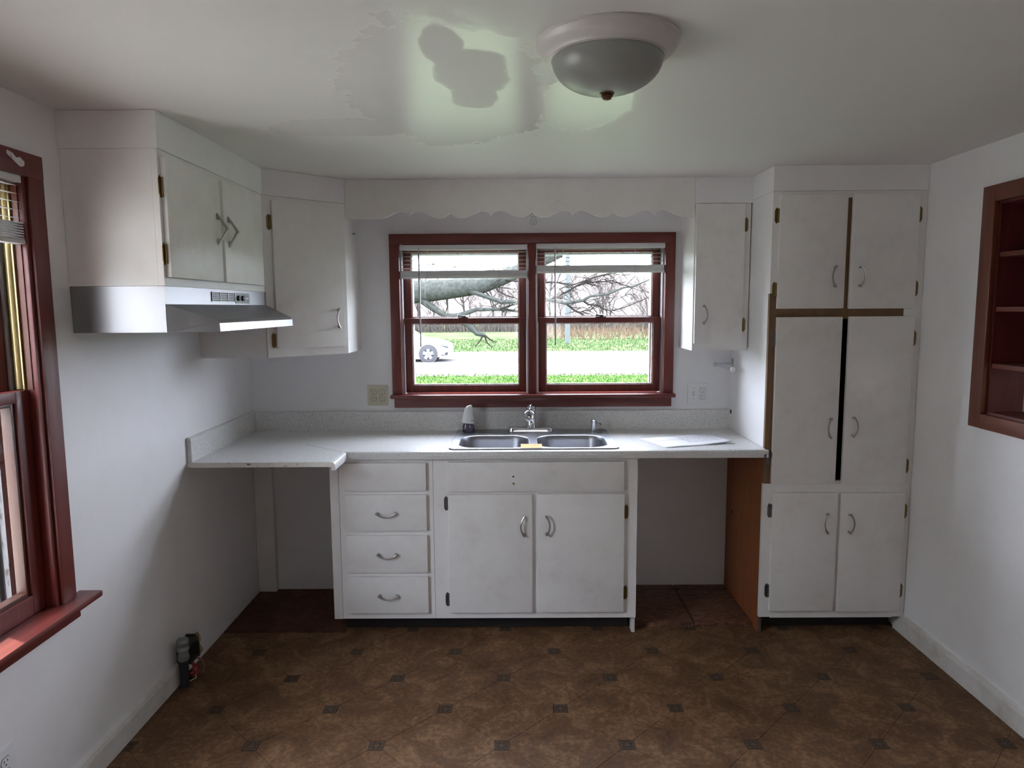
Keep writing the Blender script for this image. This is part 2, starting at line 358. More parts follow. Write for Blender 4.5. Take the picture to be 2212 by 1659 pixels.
# soffits
CF = [(0.001, -.001), (.6095, -.001), (.6095, -.2987), (.311, -.5858), (.001, -.5858)]
ZS = 2.093
struct(box('trim_2', WALL, None, .001, .317, -1.4935, -.5862, ZS, ZC - .001))
def grow(pl, c, k): return [(c[0] + (x - c[0]) * k, c[1] + (y - c[1]) * k) for x, y in pl]
struct(MB().prism([(.001, -.001), (.6145, -.001), (.6145, -.3040), (.3175, -.5860), (.001, -.5860)], lambda u, v, w: (u, v, w), ZS, ZC - .001).build('trim_3', WALL))
struct(box('trim_4', WALL, None, 2.3335, 2.6175, -.2865, -.001, ZS - .008, ZC - .001))
struct(box('trim_5', WALL, None, 2.617, XW - .001, -.557, -.001, ZS + .004, ZC - .001))

# rear window (behind the camera)
d1 = struct(MB().box(1.40, 1.44, YB - .10, YB - .04, 1.15, 1.85).box(2.06, 2.10, YB - .10, YB - .04, 1.15, 1.85).box(1.44, 2.06, YB - .10, YB - .04, 1.81, 1.85).box(1.44, 2.06, YB - .10, YB - .04, 1.15, 1.19).box(1.44, 2.06, YB - .09, YB - .05, 1.48, 1.52).build('window_3', WX))
box('pane', GLASS, d1, 1.44, 2.06, YB - .072, YB - .068, 1.19, 1.48); box('pane', GLASS, d1, 1.44, 2.06, YB - .072, YB - .068, 1.52, 1.81)

# ------------------------------------------------------------------ back window
def frame_rect(x0, x1, z0, z1, wl_, wr, wb, wt, y0, y1):
    return MB().box(x0, x0 + wl_, y0, y1, z0, z1).box(x1 - wr, x1, y0, y1, z0, z1).box(x0 + wl_, x1 - wr, y0, y1, z0, z0 + wb).box(x0 + wl_, x1 - wr, y0, y1, z1 - wt, z1)
w1 = struct(MB().box(.815, .828, -.002, .15, 1.085, 1.94).box(2.252, 2.265, -.002, .15, 1.085, 1.94).box(.828, 2.252, -.002, .15, 1.927, 1.94).box(.828, 2.252, .0, .15, 1.085, 1.098).box(1.517, 1.563, .0, .15, 1.098, 1.927).build('window_1', WZ))
box('casing', WZ, w1, .776, .829, -.020, -.0005, 1.113, 1.922, .003); box('casing', WZ, w1, 2.252, 2.306, -.020, -.0005, 1.113, 1.922, .003)
box('casing', WX, w1, .776, 2.306, -.021, -.0005, 1.921, 1.975, .003); box('mullion', WZ, w1, 1.519, 1.561, -.018, .001, 1.113, 1.921, .003)
box('stool', WX, w1, .768, 2.314, -.055, .03, 1.093, 1.113, .006); box('apron', WX, w1, .785, 2.298, -.022, -.0005, 1.040, 1.093, .004)
for (a, b) in ((.834, 1.513), (1.567, 2.247)):
    for x in (a, b):
        s_ = 1 if x == a else -1
        box('track', ALU, w1, x - .006 * s_, x + .003 * s_, .015, .12, 1.098, 1.926)
    lo = frame_rect(a + .008, b - .006, 1.118, 1.527, .041, .038, .040, .030, .03, .062).build('lower_sash', WZ, w1, .003)
    box('pane', GLASS, lo, a + .047, b - .042, .044, .048, 1.155, 1.50)
    mbg = frame_rect(a + .049, b - .044, 1.158, 1.497, .006, .006, .006, .006, .04, .052).build('glazing_bead', PEEL, lo)
    up = frame_rect(a + .004, b - .004, 1.50, 1.925, .040, .040, .03, .045, .072, .104).build('upper_sash', WZ, w1, .003)
    box('pane', GLASS, up, a + .042, b - .042, .086, .09, 1.528, 1.882)
    frame_rect(a + .044, b - .044, 1.53, 1.88, .006, .006, .004, .008, .082, .094).build('glazing_bead', PEEL, up)
    st = frame_rect(a - .004, b + .004, 1.10, 1.925, .052, .052, .03, .055, .118, .14).build('storm_frame', STORM, w1, .003)
    box('storm_rail', STORM, st, a + .048, b - .048, .12, .138, 1.505, 1.522)
    mx = (a + b) / 2 + (-.01 if a < 1 else .01)
    lk = MB().box(mx - .028, mx + .028, .034, .052, 1.527, 1.531).lathe([(.012, 0), (.012, .008), (.007, .011)], (mx + .004, .043, 1.531), 12).tube([(mx, .043, 1.536), (mx - .018, .036, 1.538), (mx - .03, .032, 1.541)], [.004, .004, .0065], 8).build('sash_lock', BLACK, w1, smooth=True)

# ------------------------------------------------------------------ blinds
def blind(label, place_fn, width, drop_zs, stack, rail_top, wand_u, wand_len, cords, depth=.026):
    """place_fn(u, d, z) -> world; u along the width 0..width, d depth from the room side"""
    t = thing('mini_blind', label, 'blind', place_fn(width / 2, .012, rail_top), 'mini blinds pulled up on the windows')
    def bx(nm, m, u0, u1, d0, d1, z0, z1, bev=0):
        a, b = place_fn(u0, d0, z0), place_fn(u1, d1, z1); return box(nm, m, t, a[0], b[0], a[1], b[1], a[2], b[2], bev)
    bx('headrail', BLIND, 0, width, 0, depth + .004, rail_top - .027, rail_top, .002)
    for z in drop_zs:
        mb = MB(); pr = [(0, -.0025), (depth * .5, .0018), (depth, .0020), (depth * .5, .0002)]
        mb.prism(pr, lambda u, v, w: place_fn(w, .002 + u, z + v), .006, width - .006); mb.build('slat', BLIND, t)
    zt, zb = stack; n = 7
    for k in range(n):
        z = zb + .014 + (zt - zb - .014) * k / n
        bx('slat', BLIND, .004, width - .004, .001 + .0015 * (k % 2), depth + .001, z, z + .0032)
    bx('bottom_rail', BLIND, .002, width - .002, 0, depth, zb, zb + .013, .003)
    for cu in cords:
        MB().tube([place_fn(cu, .0, rail_top - .02), place_fn(cu, .0, zb + .002)], .0012, 6).build('ladder_cord', CORD, t)
        MB().tube([place_fn(cu + .004 * math.sin(q * 2.1), -.001, zt - (zt - zb) * q / 9) for q in range(10)], .0028, 6).build('cord_bunch', CORD, t)
    if wand_len:
        p0 = place_fn(wand_u, -.006, rail_top - .018)
        MB().tube([p0, place_fn(wand_u + .001, -.010, rail_top - .04), place_fn(wand_u + .003, -.012, rail_top - .04 - wand_len)], [.0016, .0042, .0042], 6).build('wand', WAND, t)
    return t
bY = -.012
blind('white mini blind half raised in the left sash of the window over the sink', lambda u, d, z: (.831 + u, bY + d, z), .684, [1.8785 - .0213 * k for k in range(5)], (1.782, 1.740), 1.917, .103, .505, (.148, .53))
blind('white mini blind half raised in the right sash of the window over the sink', lambda u, d, z: (1.562 + u, bY + d, z), .690, [1.887 - .0205 * k for k in range(4)], (1.806, 1.764), 1.9205, .10, .50, (.145, .53))
for (x, z, k) in ((1.0, 1.822, 0), (1.118, 1.806, 1)):
    pts = [((.0105 if q % 2 == 0 else .0055) * math.cos(PI / 2 + q * PI / 5), (.0105 if q % 2 == 0 else .0055) * math.sin(PI / 2 + q * PI / 5)) for q in range(10)]
    o = MB().prism(pts, lambda u, v, w: (x + u, w, z + v), .0835, .0858).build('star_sticker', STAR)
    tag(o, ['small yellow star sticker on the pane, left one of the two', 'small yellow star sticker on the pane, right one of the two'][k], 'sticker', 'star stickers on the window pane')

# ------------------------------------------------------------------ left window
w2 = struct(MB().box(-.15, .004, -2.55, -2.535, .64, 1.98).box(-.15, .004, -1.68, -1.665, .64, 1.98).box(-.15, .004, -2.535, -1.68, 1.965, 1.98).box(-.15, .0, -2.535, -1.68, .64, .652).build('window_2', WZ))
box('casing', WZ, w2, .0005, .022, -1.668, -1.602, .661, 2.04, .004); box('casing', WZ, w2, .0005, .022, -2.61, -2.54, .661, 2.04, .004)
box('casing', WY, w2, .0005, .023, -2.61, -1.602, 1.972, 2.042, .004)
box('bead', WZ, w2, -.004, .012, -1.684, -1.667, .66, 1.973, .004)
box('stool', WY, w2, -.06, .075, -2.66, -1.550, .640, .661, .007); box('apron', WY, w2, .0005, .022, -2.61, -1.59, .588, .640, .003)
def srect(y0, y1, z0, z1, wa, wb_, wb2, wt, x0, x1):
    return MB().box(x0, x1, y0, y0 + wa, z0, z1).box(x0, x1, y1 - wb_, y1, z0, z1).box(x0, x1, y0 + wa, y1 - wb_, z0, z0 + wb2).box(x0, x1, y0 + wa, y1 - wb_, z1 - wt, z1)
MB().prism([(-1.70, 1.995), (-1.685, 2.000), (-1.683, 2.012), (-1.70, 2.022), (-1.715, 2.018), (-1.73, 2.028), (-1.75, 2.032), (-1.752, 2.022), (-1.735, 2.012), (-1.72, 2.004)], lambda u, v, w: (w, u, v), .0231, .0242).build('putty_smear', PEEL, w2)
lo = srect(-2.53, -1.684, .662, 1.345, .052, .052, .06, .034, -.058, -.022).build('lower_sash', WZ, w2, .003)
srect(-2.478, -1.736, .722, 1.311, .012, .014, .012, .010, -.062, -.03).build('sash_molding', MOLD, lo, .002)
box('pane', GLASS, lo, -.048, -.044, -2.468, -1.748, .732, 1.302)
up2 = srect(-2.53, -1.684, 1.32, 1.962, .052, .052, .034, .05, -.104, -.068).build('upper_sash', WZ, w2, .003)
box('pane', GLASS, up2, -.088, -.084, -2.478, -1.736, 1.354, 1.912)
box('parting_strip', ALU, w2, -.067, -.059, -1.700, -1.682, 1.345, 1.965); MB().tube([(-.044, -1.684, 1.348), (-.044, -1.684, 1.963)], .012, 10).build('gold_track', GOLD, w2, smooth=True)
box('track_lip', GOLD, w2, -.030, -.026, -1.692, -1.681, 1.347, 1.963); box('jamb_liner', WZ2, w2, -.024, -.006, -1.6845, -1.679, 1.345, 1.965)
for k, (xa, xb, ya, m_) in enumerate(((-.122, -.106, -1.712, WEATH[0]), (-.134, -.122, -1.706, WEATH[1]), (-.142, -.134, -1.722, WEATH[2]), (-.156, -.142, -1.704, WEATH[1]), (-.164, -.156, -1.722, WEATH[0]), (-.180, -.164, -1.702, WEATH[1]), (-.188, -.180, -1.722, WEATH[2]), (-.205, -.188, -1.700, WEATH[1]), (-.213, -.205, -1.725, WEATH[0]), (-.33, -.225, -1.70, WEATH[1]), (-.345, -.33, -1.715, WEATH[2]))):
    box('storm_track', m_, w2, xa, xb, ya, -1.64, .62, 1.99)
srect(-2.60, -1.64, .60, 2.0, .045, .03, .03, .03, -.225, -.213).build('storm_frame', STORM, w2)
box('pane', GLASS, w2, -.171, -.168, -2.55, -1.705, .66, 1.97)
blind('white mini blind raised at the top of the left wall window', lambda u, d, z: (.012 - d, -1.686 - u, z), .84, [1.945 - .0235 * k for k in range(5)], (1.842, 1.776), 1.978, .1, 0, (.10, .7), .034)

# ------------------------------------------------------------------ shared hardware
def arc_handle():
    mb = MB(); Lh = .096; pts = []; rad = []
    for q in range(13):
        t = q / 12; x = (t - .5) * Lh; b = 1 - (2 * t - 1) ** 2
        pts.append((x, .016 + .005 * b, .0185 * b)); rad.append(.0036 + .0014 * (1 - b))
    mb.tube(pts, rad, 8)
    for s_ in (-1, 1): mb.tube([(s_ * Lh * .43, 0, .002), (s_ * Lh * .44, .018, .001)], [.0055, .0045], 8)
    return mesh_of(mb, 'handle', SATIN)
HANDLE = arc_handle()
def vee_handle():
    mb = MB(); pr = [(-.058, 0), (-.036, .0), (-.034, .009), (0, .030), (.034, .009), (.036, 0), (.058, 0), (.0, .0375)]
    pr = [(-.060, 0), (-.036, 0), (-.0345, .012), (-.003, .030), (.003, .030), (.0345, .012), (.036, 0), (.060, 0), (.003, .039), (-.003, .039)]
    mb.prism(pr, lambda u, v, w: (u, v, w), -.007, .007); return mesh_of(mb, 'vee_handle', SATIN, False)
VHANDLE = vee_handle()
def hinge_mesh(m):
    mb = MB(); pl = [(-.031, -.004), (-.036, -.008), (-.031, -.013), (-.022, -.017), (.022, -.017), (.031, -.013), (.036, -.008), (.031, -.004)]
    mb.prism(pl, lambda u, v, w: (u, w, v), 0, .0022); mb.tube([(-.028, .005, -.002), (.028, .005, -.002)], .0045, 8)
    mb.tube([(-.030, .005, -.002), (-.028, .005, -.002)], .0055, 8); mb.tube([(.028, .005, -.002), (.030, .005, -.002)], .0055, 8)
    for u in (-.018, .018): mb.lathe([(.003, .002), (.003, .0034), (.001, .004)], (u, 0, -.0105), 8, axis=1)
    return mesh_of(mb, 'hinge', m, False)
HB = hinge_mesh(BRASS); HS = hinge_mesh(mat('hinge_grey', (.20, .19, .18), .4, 1))
V = Vector
def front_handle(door, x, y, z, vertical, bulge):     # doors facing -Y
    out = V((0, -1, 0))
    if vertical: ez = V((bulge, 0, 0)); ex = out.cross(ez)
    else: ez = V((0, 0, bulge)); ex = out.cross(ez)
    place('handle', HANDLE, SATIN, (x, y, z), ex, out, ez, door)
def front_hinge(door, x, y, z, side, m=None):          # leaf lies on the frame, side -1 = frame to the left of the door
    ez = V((-side, 0, 0)); out = V((0, -1, 0)); place('hinge', m or HB, BRASS, (x, y, z), out.cross(ez), out, ez, door)

YF = -.551; YD = YF - .0005; DT = .018                 # face frame plane, door back, door thickness
def door(parent, x0, x1, z0, z1, yb=YD, nm='door', bevel=.004):
    return box(nm, DOORP, parent, x0, x1, yb - DT, yb, z0, z1, bevel)
# ------------------------------------------------------------------ base cabinets
XA, XB, XC = .562, 1.0535, 2.023
ZK, ZT = .085, .875
dc = thing('drawer_cabinet', 'white base cabinet with four drawers left of the sink doors', 'cabinet', (.81, -.28, 0))
MB().box(XA, XA + .018, YF + .02, -.05, ZK, ZT).box(XB - .018, XB - .0005, YF + .02, -.05, ZK, ZT).box(XA, XB - .001, YF + .02, -.05, ZK, ZK + .015).box(XA, XB - .001, -.07, -.05, ZK, ZT).build('carcass', CAB, dc)
box('end_stile', CAB, dc, XA, .604, YF, YF + .0195, ZK - .002, ZT, .002)
MB().box(.606, .65, YF, YF + .019, ZK, ZT).box(1.01, XB - .001, YF, YF + .019, ZK, ZT).box(.65, 1.01, YF, YF + .019, .855, ZT).box(.65, 1.01, YF, YF + .019, ZK, .125).box(.65, 1.01, YF, YF + .019, .695, .73).box(.65, 1.01, YF, YF + .019, .495, .535).box(.65, 1.01, YF, YF + .019, .295, .33).build('face_frame', CAB, dc)
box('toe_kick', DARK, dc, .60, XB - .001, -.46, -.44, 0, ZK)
for k, (a, b) in enumerate(((.722, .858), (.528, .704), (.322, .505), (.118, .301))):
    d = door(dc, .637, 1.023, a, b, nm='drawer'); 
    if k: front_handle(d, .831, YD - DT, (a + b) / 2 + .004, False, -1)
sc_ = thing('sink_cabinet', 'white sink base cabinet with two doors and a blank top panel', 'cabinet', (1.54, -.28, 0))
MB().box(XB, XB + .018, YF + .02, -.05, ZK, ZT).box(XC - .018, XC, YF + .02, -.05, ZK, ZT).box(XB, XC, YF + .02, -.05, ZK, ZK + .015).box(XB, XC, -.07, -.05, ZK, .70).build('carcass', CAB, sc_)
MB().box(XB + .0005, 1.135, YF, YF + .019, ZK, ZT).box(1.945, XC, YF, YF + .019, ZK, ZT).box(1.135, 1.945, YF, YF + .019, .85, ZT).box(1.135, 1.945, YF, YF + .019, ZK, .13).box(1.135, 1.945, YF, YF + .019, .69, .73).box(1.515, 1.557, YF, YF + .019, .13, .69).build('face_frame', CAB, sc_)
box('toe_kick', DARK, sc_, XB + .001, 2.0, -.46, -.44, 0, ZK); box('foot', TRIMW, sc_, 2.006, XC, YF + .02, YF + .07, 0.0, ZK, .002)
pn = door(sc_, 1.124, 1.958, .717, .860, nm='false_front')
MB().lathe([(.0045, 0), (.0045, .0012)], (1.435, YD - DT - .001, .790), 10, axis=1).build('screw_hole', SLOT, pn); MB().lathe([(.006, 0), (.006, .001)], (1.436, YD - DT - .001, .756), 12, axis=1).build('hole_plug', YELLOWB, pn)
d = door(sc_, 1.124, 1.524, .119, .703); front_handle(d, 1.487, YD - DT, .552, True, -1)
for z in (.657, .182): front_hinge(d, 1.121, YF - .0005, z, -1, HS)
d = door(sc_, 1.548, 1.961, .120, .705); front_handle(d, 1.588, YD - DT, .555, True, 1)
for z in (.612, .213): front_hinge(d, 1.964, YF - .0005, z, 1)

# ------------------------------------------------------------------ pantry
XP = 2.6185; XQ = XW - .002
pt = thing('pantry_cabinet', 'tall white pantry cabinet with six doors and bare brown frame strips', 'cabinet', (2.97, -.28, 0))
PZ = 2.096
MB().box(XP + .004, XP + .02, YF + .02, -.002, .0, PZ).box(XQ - .018, XQ, YF + .02, -.002, ZK, PZ).box(XP + .02, XQ - .018, -.012, -.002, ZK, PZ).box(XP + .02, XQ - .018, YF + .02, -.012, ZK, ZK + .016).box(XP + .02, XQ - .018, YF + .02, -.012, PZ - .016, PZ).build('carcass', INTERIOR, pt)
box('side_panel', WALL, pt, XP, XP + .004, YF + .0198, -.002, .9145, PZ); box('bare_side_panel', BAREP, pt, XP, XP + .004, YF + .0198, -.002, .0, .872)
MB().lathe([(.011, -.0015), (.011, 0)], (XP, -.110, .475), 12, axis=0).build('cable_hole', SLOT, pt); MB().lathe([(.012, -.0015), (.012, 0)], (XP, -.037, 1.012), 12, axis=0).build('cable_hole', SLOT, pt)
fr = lambda nm, m, a, b, c, d_: box(nm, m, pt, a, b, YF, YF + .0195, c, d_)
fr('stile', CAB, XP, 2.672, 1.638, PZ); fr('bare_stile', BROWN, XP, 2.672, .745, 1.6375); fr('stile', CAB, XP, 2.672, ZK, .7445)
fr('stile', CAB, 3.262, XQ, ZK, PZ); fr('rail', CAB, 2.6725, 3.2615, 2.066, PZ); fr('bare_stile', BROWN, 2.935, 2.99, 1.5775, 2.0655)
fr('bare_rail', BROWN, 2.6725, 3.235, 1.52, 1.577); fr('rail', CAB, 3.2355, 3.2615, 1.52, 1.577)
fr('rail', CAB, 2.6725, 3.2615, .69, .757); fr('stile', CAB, 2.945, 3.0, .1305, .6895); fr('rail', CAB, 2.6725, 3.2615, ZK - .004, .13)
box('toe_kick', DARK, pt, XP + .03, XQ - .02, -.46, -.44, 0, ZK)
box('pantry_shelf', INTERIOR, pt, XP + .021, XQ - .019, YF + .06, -.013, 1.15, 1.17)
for (x0, x1, z0, z1, hx, hz, side, hzs) in ((2.647, 2.951, 1.568, 2.079, 2.905, 1.712, -1, (1.988, 1.655)), (2.974, 3.275, 1.566, 2.082, 3.015, 1.712, 1, (1.99, 1.657)),
        (2.649, 2.950, .747, 1.530, 2.916, 1.015, -1, (1.428, .870)), (2.980, 3.280, .744, 1.531, 3.016, 1.019, 1, (1.429, .828)),
        (2.661, 2.966, .121, .704, 2.921, .558, -1, (.615, .219)), (2.983, 3.285, .117, .702, 3.022, .556, 1, (.609, .216))):
    d = door(pt, x0, x1, z0, z1); front_handle(d, hx, YD - DT, hz, True, side)
    for z in hzs: front_hinge(d, x0 - .002 if side < 0 else x1 + .002, YF - .0005, z, side, HS if z in (1.428, .870, .615, .219) else HB)

# ------------------------------------------------------------------ wall cabinets
hc = thing('hood_cabinet', 'white wall cabinet with two doors above the range hood', 'cabinet', (.15, -1.04, 1.66))
XH = .311; Y0, Y1 = -1.4875, -.5865
box('carcass', CAB, hc, .001, XH - .02, Y0, Y1, 1.6595, ZS - .0005); 
MB().box(XH - .0195, XH, Y0, Y0 + .04, 1.6595, ZS - .001).box(XH - .0195, XH, Y1 - .04, Y1, 1.6595, ZS - .001).box(XH - .0195, XH, Y0 + .04, Y1 - .04, 1.6595, 1.70).box(XH - .0195, XH, Y0 + .04, Y1 - .04, 2.055, ZS - .001).box(XH - .0195, XH, -1.075, -1.035, 1.70, 2.055).build('face_frame', CAB, hc)
for (a, b, hy, hside, zs) in ((-1.474, -1.068, -1.102, -1, (1.975, 1.762)), (-1.044, -.640, -1.003, 1, (1.975, 1.762))):
    d = box('door', DOORP, hc, XH + .0005, XH + .0185, a, b, 1.687, 2.070, .003)
    place('handle', VHANDLE, SATIN, (XH + .0185, hy, 1.882), V((0, 0, 1)), V((1, 0, 0)), V((0, 1, 0)), d)
    for z in zs:
        ez = V((0, -hside, 0)); ex = V((1, 0, 0)).cross(ez); place('hinge', HB, BRASS, (XH + .0005, (a + .0 if hside < 0 else b), z), ex, V((1, 0, 0)), ez, d)
cc = thing('corner_cabinet', 'white corner wall cabinet with one angled door beside the window', 'cabinet', (.25, -.25, 1.36))
ZU = 1.359
MB().prism([(.001, -.001), (.6085, -.001), (.6085, -.287), (.3035, -.575), (.3035, -.5853), (.001, -.5853)], lambda u, v, w: (u, v, w), ZU, ZS - .0005).build('carcass', CAB, cc)
A_, B_ = V((.311, -.5855, 0)), V((.6095, -.2987, 0)); du = (B_ - A_).normalized(); dn = V((du.y, -du.x, 0)); LD = (B_ - A_).length
def diag(nm, m, par, u0, u1, d0, d1, z0, z1, bevel=0):
    return MB().prism([(u0, d0), (u1, d0), (u1, d1), (u0, d1)], lambda u, d_, w: tuple(A_ + du * u + dn * d_ + V((0, 0, w))), z0, z1).build(nm, m, par, bevel)
diag('face_panel', CAB, cc, .0, LD, -.010, 0, ZU, ZS - .001)
d = diag('door', DOORP, cc, .040, .392, .0005, .0185, 1.398, 2.072, .004)
place('handle', HANDLE, SATIN, tuple(A_ + du * .357 + dn * .0185 + V((0, 0, 1.535))), dn.cross(-du), dn, -du, d)
for z in (1.975, 1.437): place('hinge', HB, BRASS, tuple(A_ + du * .036 + dn * .0005 + V((0, 0, z))), dn.cross(du), dn, du, d)
tc = tag(MB().lathe([(.0045, .0), (.0045, .002), (.0018, .004), (.0018, .009), (.0038, .011), (.0038, .013)], (.6092, -.120, 1.967), 10, axis=0).build('push_pin', BLUE, smooth=True), 'tiny blue push pin in the side of the corner cabinet', 'push pin')
sm = thing('narrow_cabinet', 'narrow white wall cabinet between the window and the pantry', 'cabinet', (2.475, -.14, 1.36))
YS = -.2805
box('carcass', CAB, sm, 2.3355, 2.612, YS + .0195, -.001, 1.361, 2.0845)
MB().box(2.3355, 2.36, YS, YS + .019, 1.361, 2.0845).box(2.565, 2.612, YS, YS + .019, 1.361, 2.0845).box(2.36, 2.565, YS, YS + .019, 1.361, 1.42).box(2.36, 2.565, YS, YS + .019, 2.06, 2.0845).build('face_frame', CAB, sm)
d = door(sm, 2.341, 2.5795, 1.396, 2.080, YS - .0005); front_handle(d, 2.382, YS - .0005 - DT, 1.541, True, 1)
for z in (1.980, 1.489): front_hinge(d, 2.582, YS - .0005, z, 1)
# valance board with scalloped lower edge
def scallop(u):
    u = abs((u + .2015) % .403 - .2015); P = [(0, 2.030), (.008, 2.043), (.020, 2.051), (.042, 2.0555), (.062, 2.052), (.085, 2.042), (.105, 2.031), (.125, 2.0245), (.145, 2.022), (.165, 2.024), (.182, 2.031), (.194, 2.040), (.2015, 2.048)]
    for (a, za), (b, zb) in zip(P, P[1:]):
        if u <= b + 1e-9: return za + (zb - za) * (u - a) / (b - a)
    return P[-1][1]
vx0, vx1 = .6155, 2.3325; low = []; nx = 344
for k in range(nx + 1):
    x = vx0 + (vx1 - vx0) * k / nx; z = scallop(x - .929) if .784 <= x <= 2.284 else 2.022; low.append((x, z))
mb = MB(); vs_ = []; fs_ = []
for (x, z) in low:
    for y in (-.2865, -.2685): vs_ += [(x, y, z), (x, y, ZC - .001)]
for k in range(nx):
    a, b = 4 * k, 4 * k + 4; fs_ += [(a, b, b + 1, a + 1), (a + 2, a + 3, b + 3, b + 2), (a, a + 2, b + 2, b), (a + 1, b + 1, b + 3, a + 3)]
fs_ += [(0, 1, 3, 2), (4 * nx, 4 * nx + 2, 4 * nx + 3, 4 * nx + 1)]
tag(mb.add(vs_, fs_).build('valance', CAB), 'white scalloped wooden valance board above the sink window', 'valance')

# ------------------------------------------------------------------ range hood
rh = thing('range_hood', 'stainless steel range hood under the left wall cabinet', 'range hood', (.2, -1.04, 1.508))
HZ0, HZ1 = 1.508, 1.6585; ta = .07; XL = .452
box('side_panel', STEEL, rh, .002, XH - .002, Y0 + .001, Y0 + .004, HZ0, HZ1)
MB().box(.002, XH - .002, Y0 + .0045, Y1 - .002, 1.61, HZ1).build('body', STEEL, rh)
box('front_panel', STEEL, rh, XH - .0018, XH + .001, Y0 + .001, Y1, 1.600, HZ1)
ya, yb_ = Y0 + .001, Y1 - .001
mb = MB(); zt, zl = 1.600, 1.548
pts = [(XH, ya, zt), (XH, yb_, zt), (XL - .012, yb_ - ta, zl), (XL - .012, ya + ta, zl), (XL, yb_ - ta, zl - .012), (XL, ya + ta, zl - .012), (XL + .002, yb_ - ta, HZ0), (XL + .002, ya + ta, HZ0)]
mb.add(pts, [(0, 1, 2, 3), (3, 2, 4, 5), (5, 4, 6, 7)]); can = mb.build('canopy', STEEL, rh)
sol = can.modifiers.new('sheet', 'SOLIDIFY'); sol.thickness = .002
for y, s_ in ((ya, 1), (yb_, -1)):
    MB().add([(XH, y, zt - .0005), (XL - .012, y + s_ * ta, zl - .0005), (XL, y + s_ * ta, zl - .012), (XL + .002, y + s_ * ta, HZ0), (XH, y, HZ0), (XH, y + s_ * .003, zt - .0005), (XL - .012, y + s_ * (ta + .003), zl - .0005), (XL, y + s_ * (ta + .003), zl - .012), (XL + .002, y + s_ * (ta + .003), HZ0), (XH, y + s_ * .003, HZ0)],
             [(0, 1, 2, 3, 4), (9, 8, 7, 6, 5), (0, 5, 6, 1), (1, 6, 7, 2), (2, 7, 8, 3), (3, 8, 9, 4), (4, 9, 5, 0)]).build('canopy_side', STEEL, rh)
MB().prism([(XH, ya + .01), (XL - .01, ya + ta + .01), (XL - .01, yb_ - ta - .01), (XH, yb_ - .01), (.01, yb_ - .01), (.01, ya + .01)], lambda u, v, w: (u, v, w), 1.530, 1.533).build('underside', ALU, rh)
vg = box('vent_grille', BLACK, rh, XH + .001, XH + .002, -1.150, -.935, 1.612, 1.648)
for k in range(6): box('louver', STEEL, vg, XH + .002, XH + .0045, -1.150, -.935, 1.612 + .0069 * k, 1.6136 + .0069 * k)
for y in (-1.150, -1.078, -1.006, -.938): box('louver_post', STEEL, vg, XH + .002, XH + .0048, y, y + .003, 1.612, 1.648)
cp_ = box('control_panel', mat('control_grey', (.20, .23, .23), .4), rh, XH + .001, XH + .003, -.930, -.785, 1.606, 1.648)
for y in (-.905, -.862):
    MB().lathe([(.0115, 0), (.0105, .008), (.004, .009)], (XH + .003, y, 1.627), 14, axis=0).build('knob', BLACK, cp_, smooth=True)
    box('knob_mark', PLATEW, cp_, XH + .003, XH + .0035, y - .003, y + .003, 1.609, 1.611)
box('badge', PLATEW, cp_, XH + .003, XH + .004, -.835, -.80, 1.624, 1.629)

# ------------------------------------------------------------------ countertop
ct = thing('countertop', 'white speckled L-shaped laminate countertop with backsplash', 'countertop', (1.5, -.3, .876))
YN = -.581; ZTOP = .914
def prof(front, full=True):   # (depth, z): backsplash, top, rolled nose
    top = [(-.002, .890), (-.002, 1.022), (-.014, 1.022), (-.0195, 1.017), (-.0205, 1.008), (-.0205, .924), (-.024, .917), (-.031, ZTOP)]
    nose = [(front + .020, ZTOP), (front + .008, ZTOP - .003), (front + .002, ZTOP - .010), (front, ZTOP - .02), (front, .878), (front + .004, .876), (front + .018, .876), (front + .018, .8915)]
    return top, nose
tp, ns = prof(YN)
sx0, sx1 = 1.150, 1.916
fx = lambda u, v, w: (w, u, v)
full = tp + ns + [(-.002, .8915)][:0]
XN = .655
mb = MB().prism(full, fx, XN - .02, sx0).prism(full, fx, sx1, XP - .0005)
mb.prism(tp[:7] + [(-.045, ZTOP), (-.045, .8915), (-.002, .8915)][0:2] + [], fx, sx0, sx1)
mb.prism([(-.545, ZTOP), (-.545, .8915), (YN + .018, .8915)] + ns[::-1][1:], fx, sx0, sx1)
mb.box(.0215, XN - .02, YN + .03, -.0215, .8915, ZTOP).prism(tp[:6] + [(-.0215, .8915), (-.002, .8915)], fx, .002, XN - .02)
mb.prism([(XP - .01, YN + .03), (XP + .012, YN + .03), (XP + .012, YN + .004), (XP + .008, YN), (XP - .01, YN)], lambda u, v, w: (u, v, w), .877, ZTOP - .004)
mb.build('counter_run', LAM, ct)
YE = -.785
mb = MB().prism([(.0215, ZTOP), (.0215, .8915), (XN - .018, .8915), (XN - .018, .876), (XN - .004, .876), (XN, .878), (XN, ZTOP - .02), (XN - .002, ZTOP - .010), (XN - .008, ZTOP - .003), (XN - .02, ZTOP)], lambda u, v, w: (u, w, v), YE, YN + .0295)
mb.build('counter_return', LAM, ct)
MB().prism([(.002, .8915), (.002, 1.022), (.014, 1.022), (.0195, 1.017), (.0205, 1.008), (.0205, .924), (.0215, .8915)], lambda u, v, w: (u, w, v), YE + .012, -.0215).build('side_splash', LAM, ct)
MB().prism([(.018, ZTOP - .001), (.004, .910), (.006, .8925), (.03, .8925), (XN - .02, .8925), (XN - .02, ZTOP - .001)], lambda u, v, w: (u, w, v), YE - .0015, YE - .0001).build('cut_edge', RAWEDGE, ct)
sm_ = MB().prism([(.405, -.39), (.4065, -.3885), (.6365, -.5835), (.635, -.585)], lambda u, v, w: (u, v, w), ZTOP, ZTOP + .0004).build('miter_seam', mat('seam_grey', (.35, .36, .37), .6), ct)

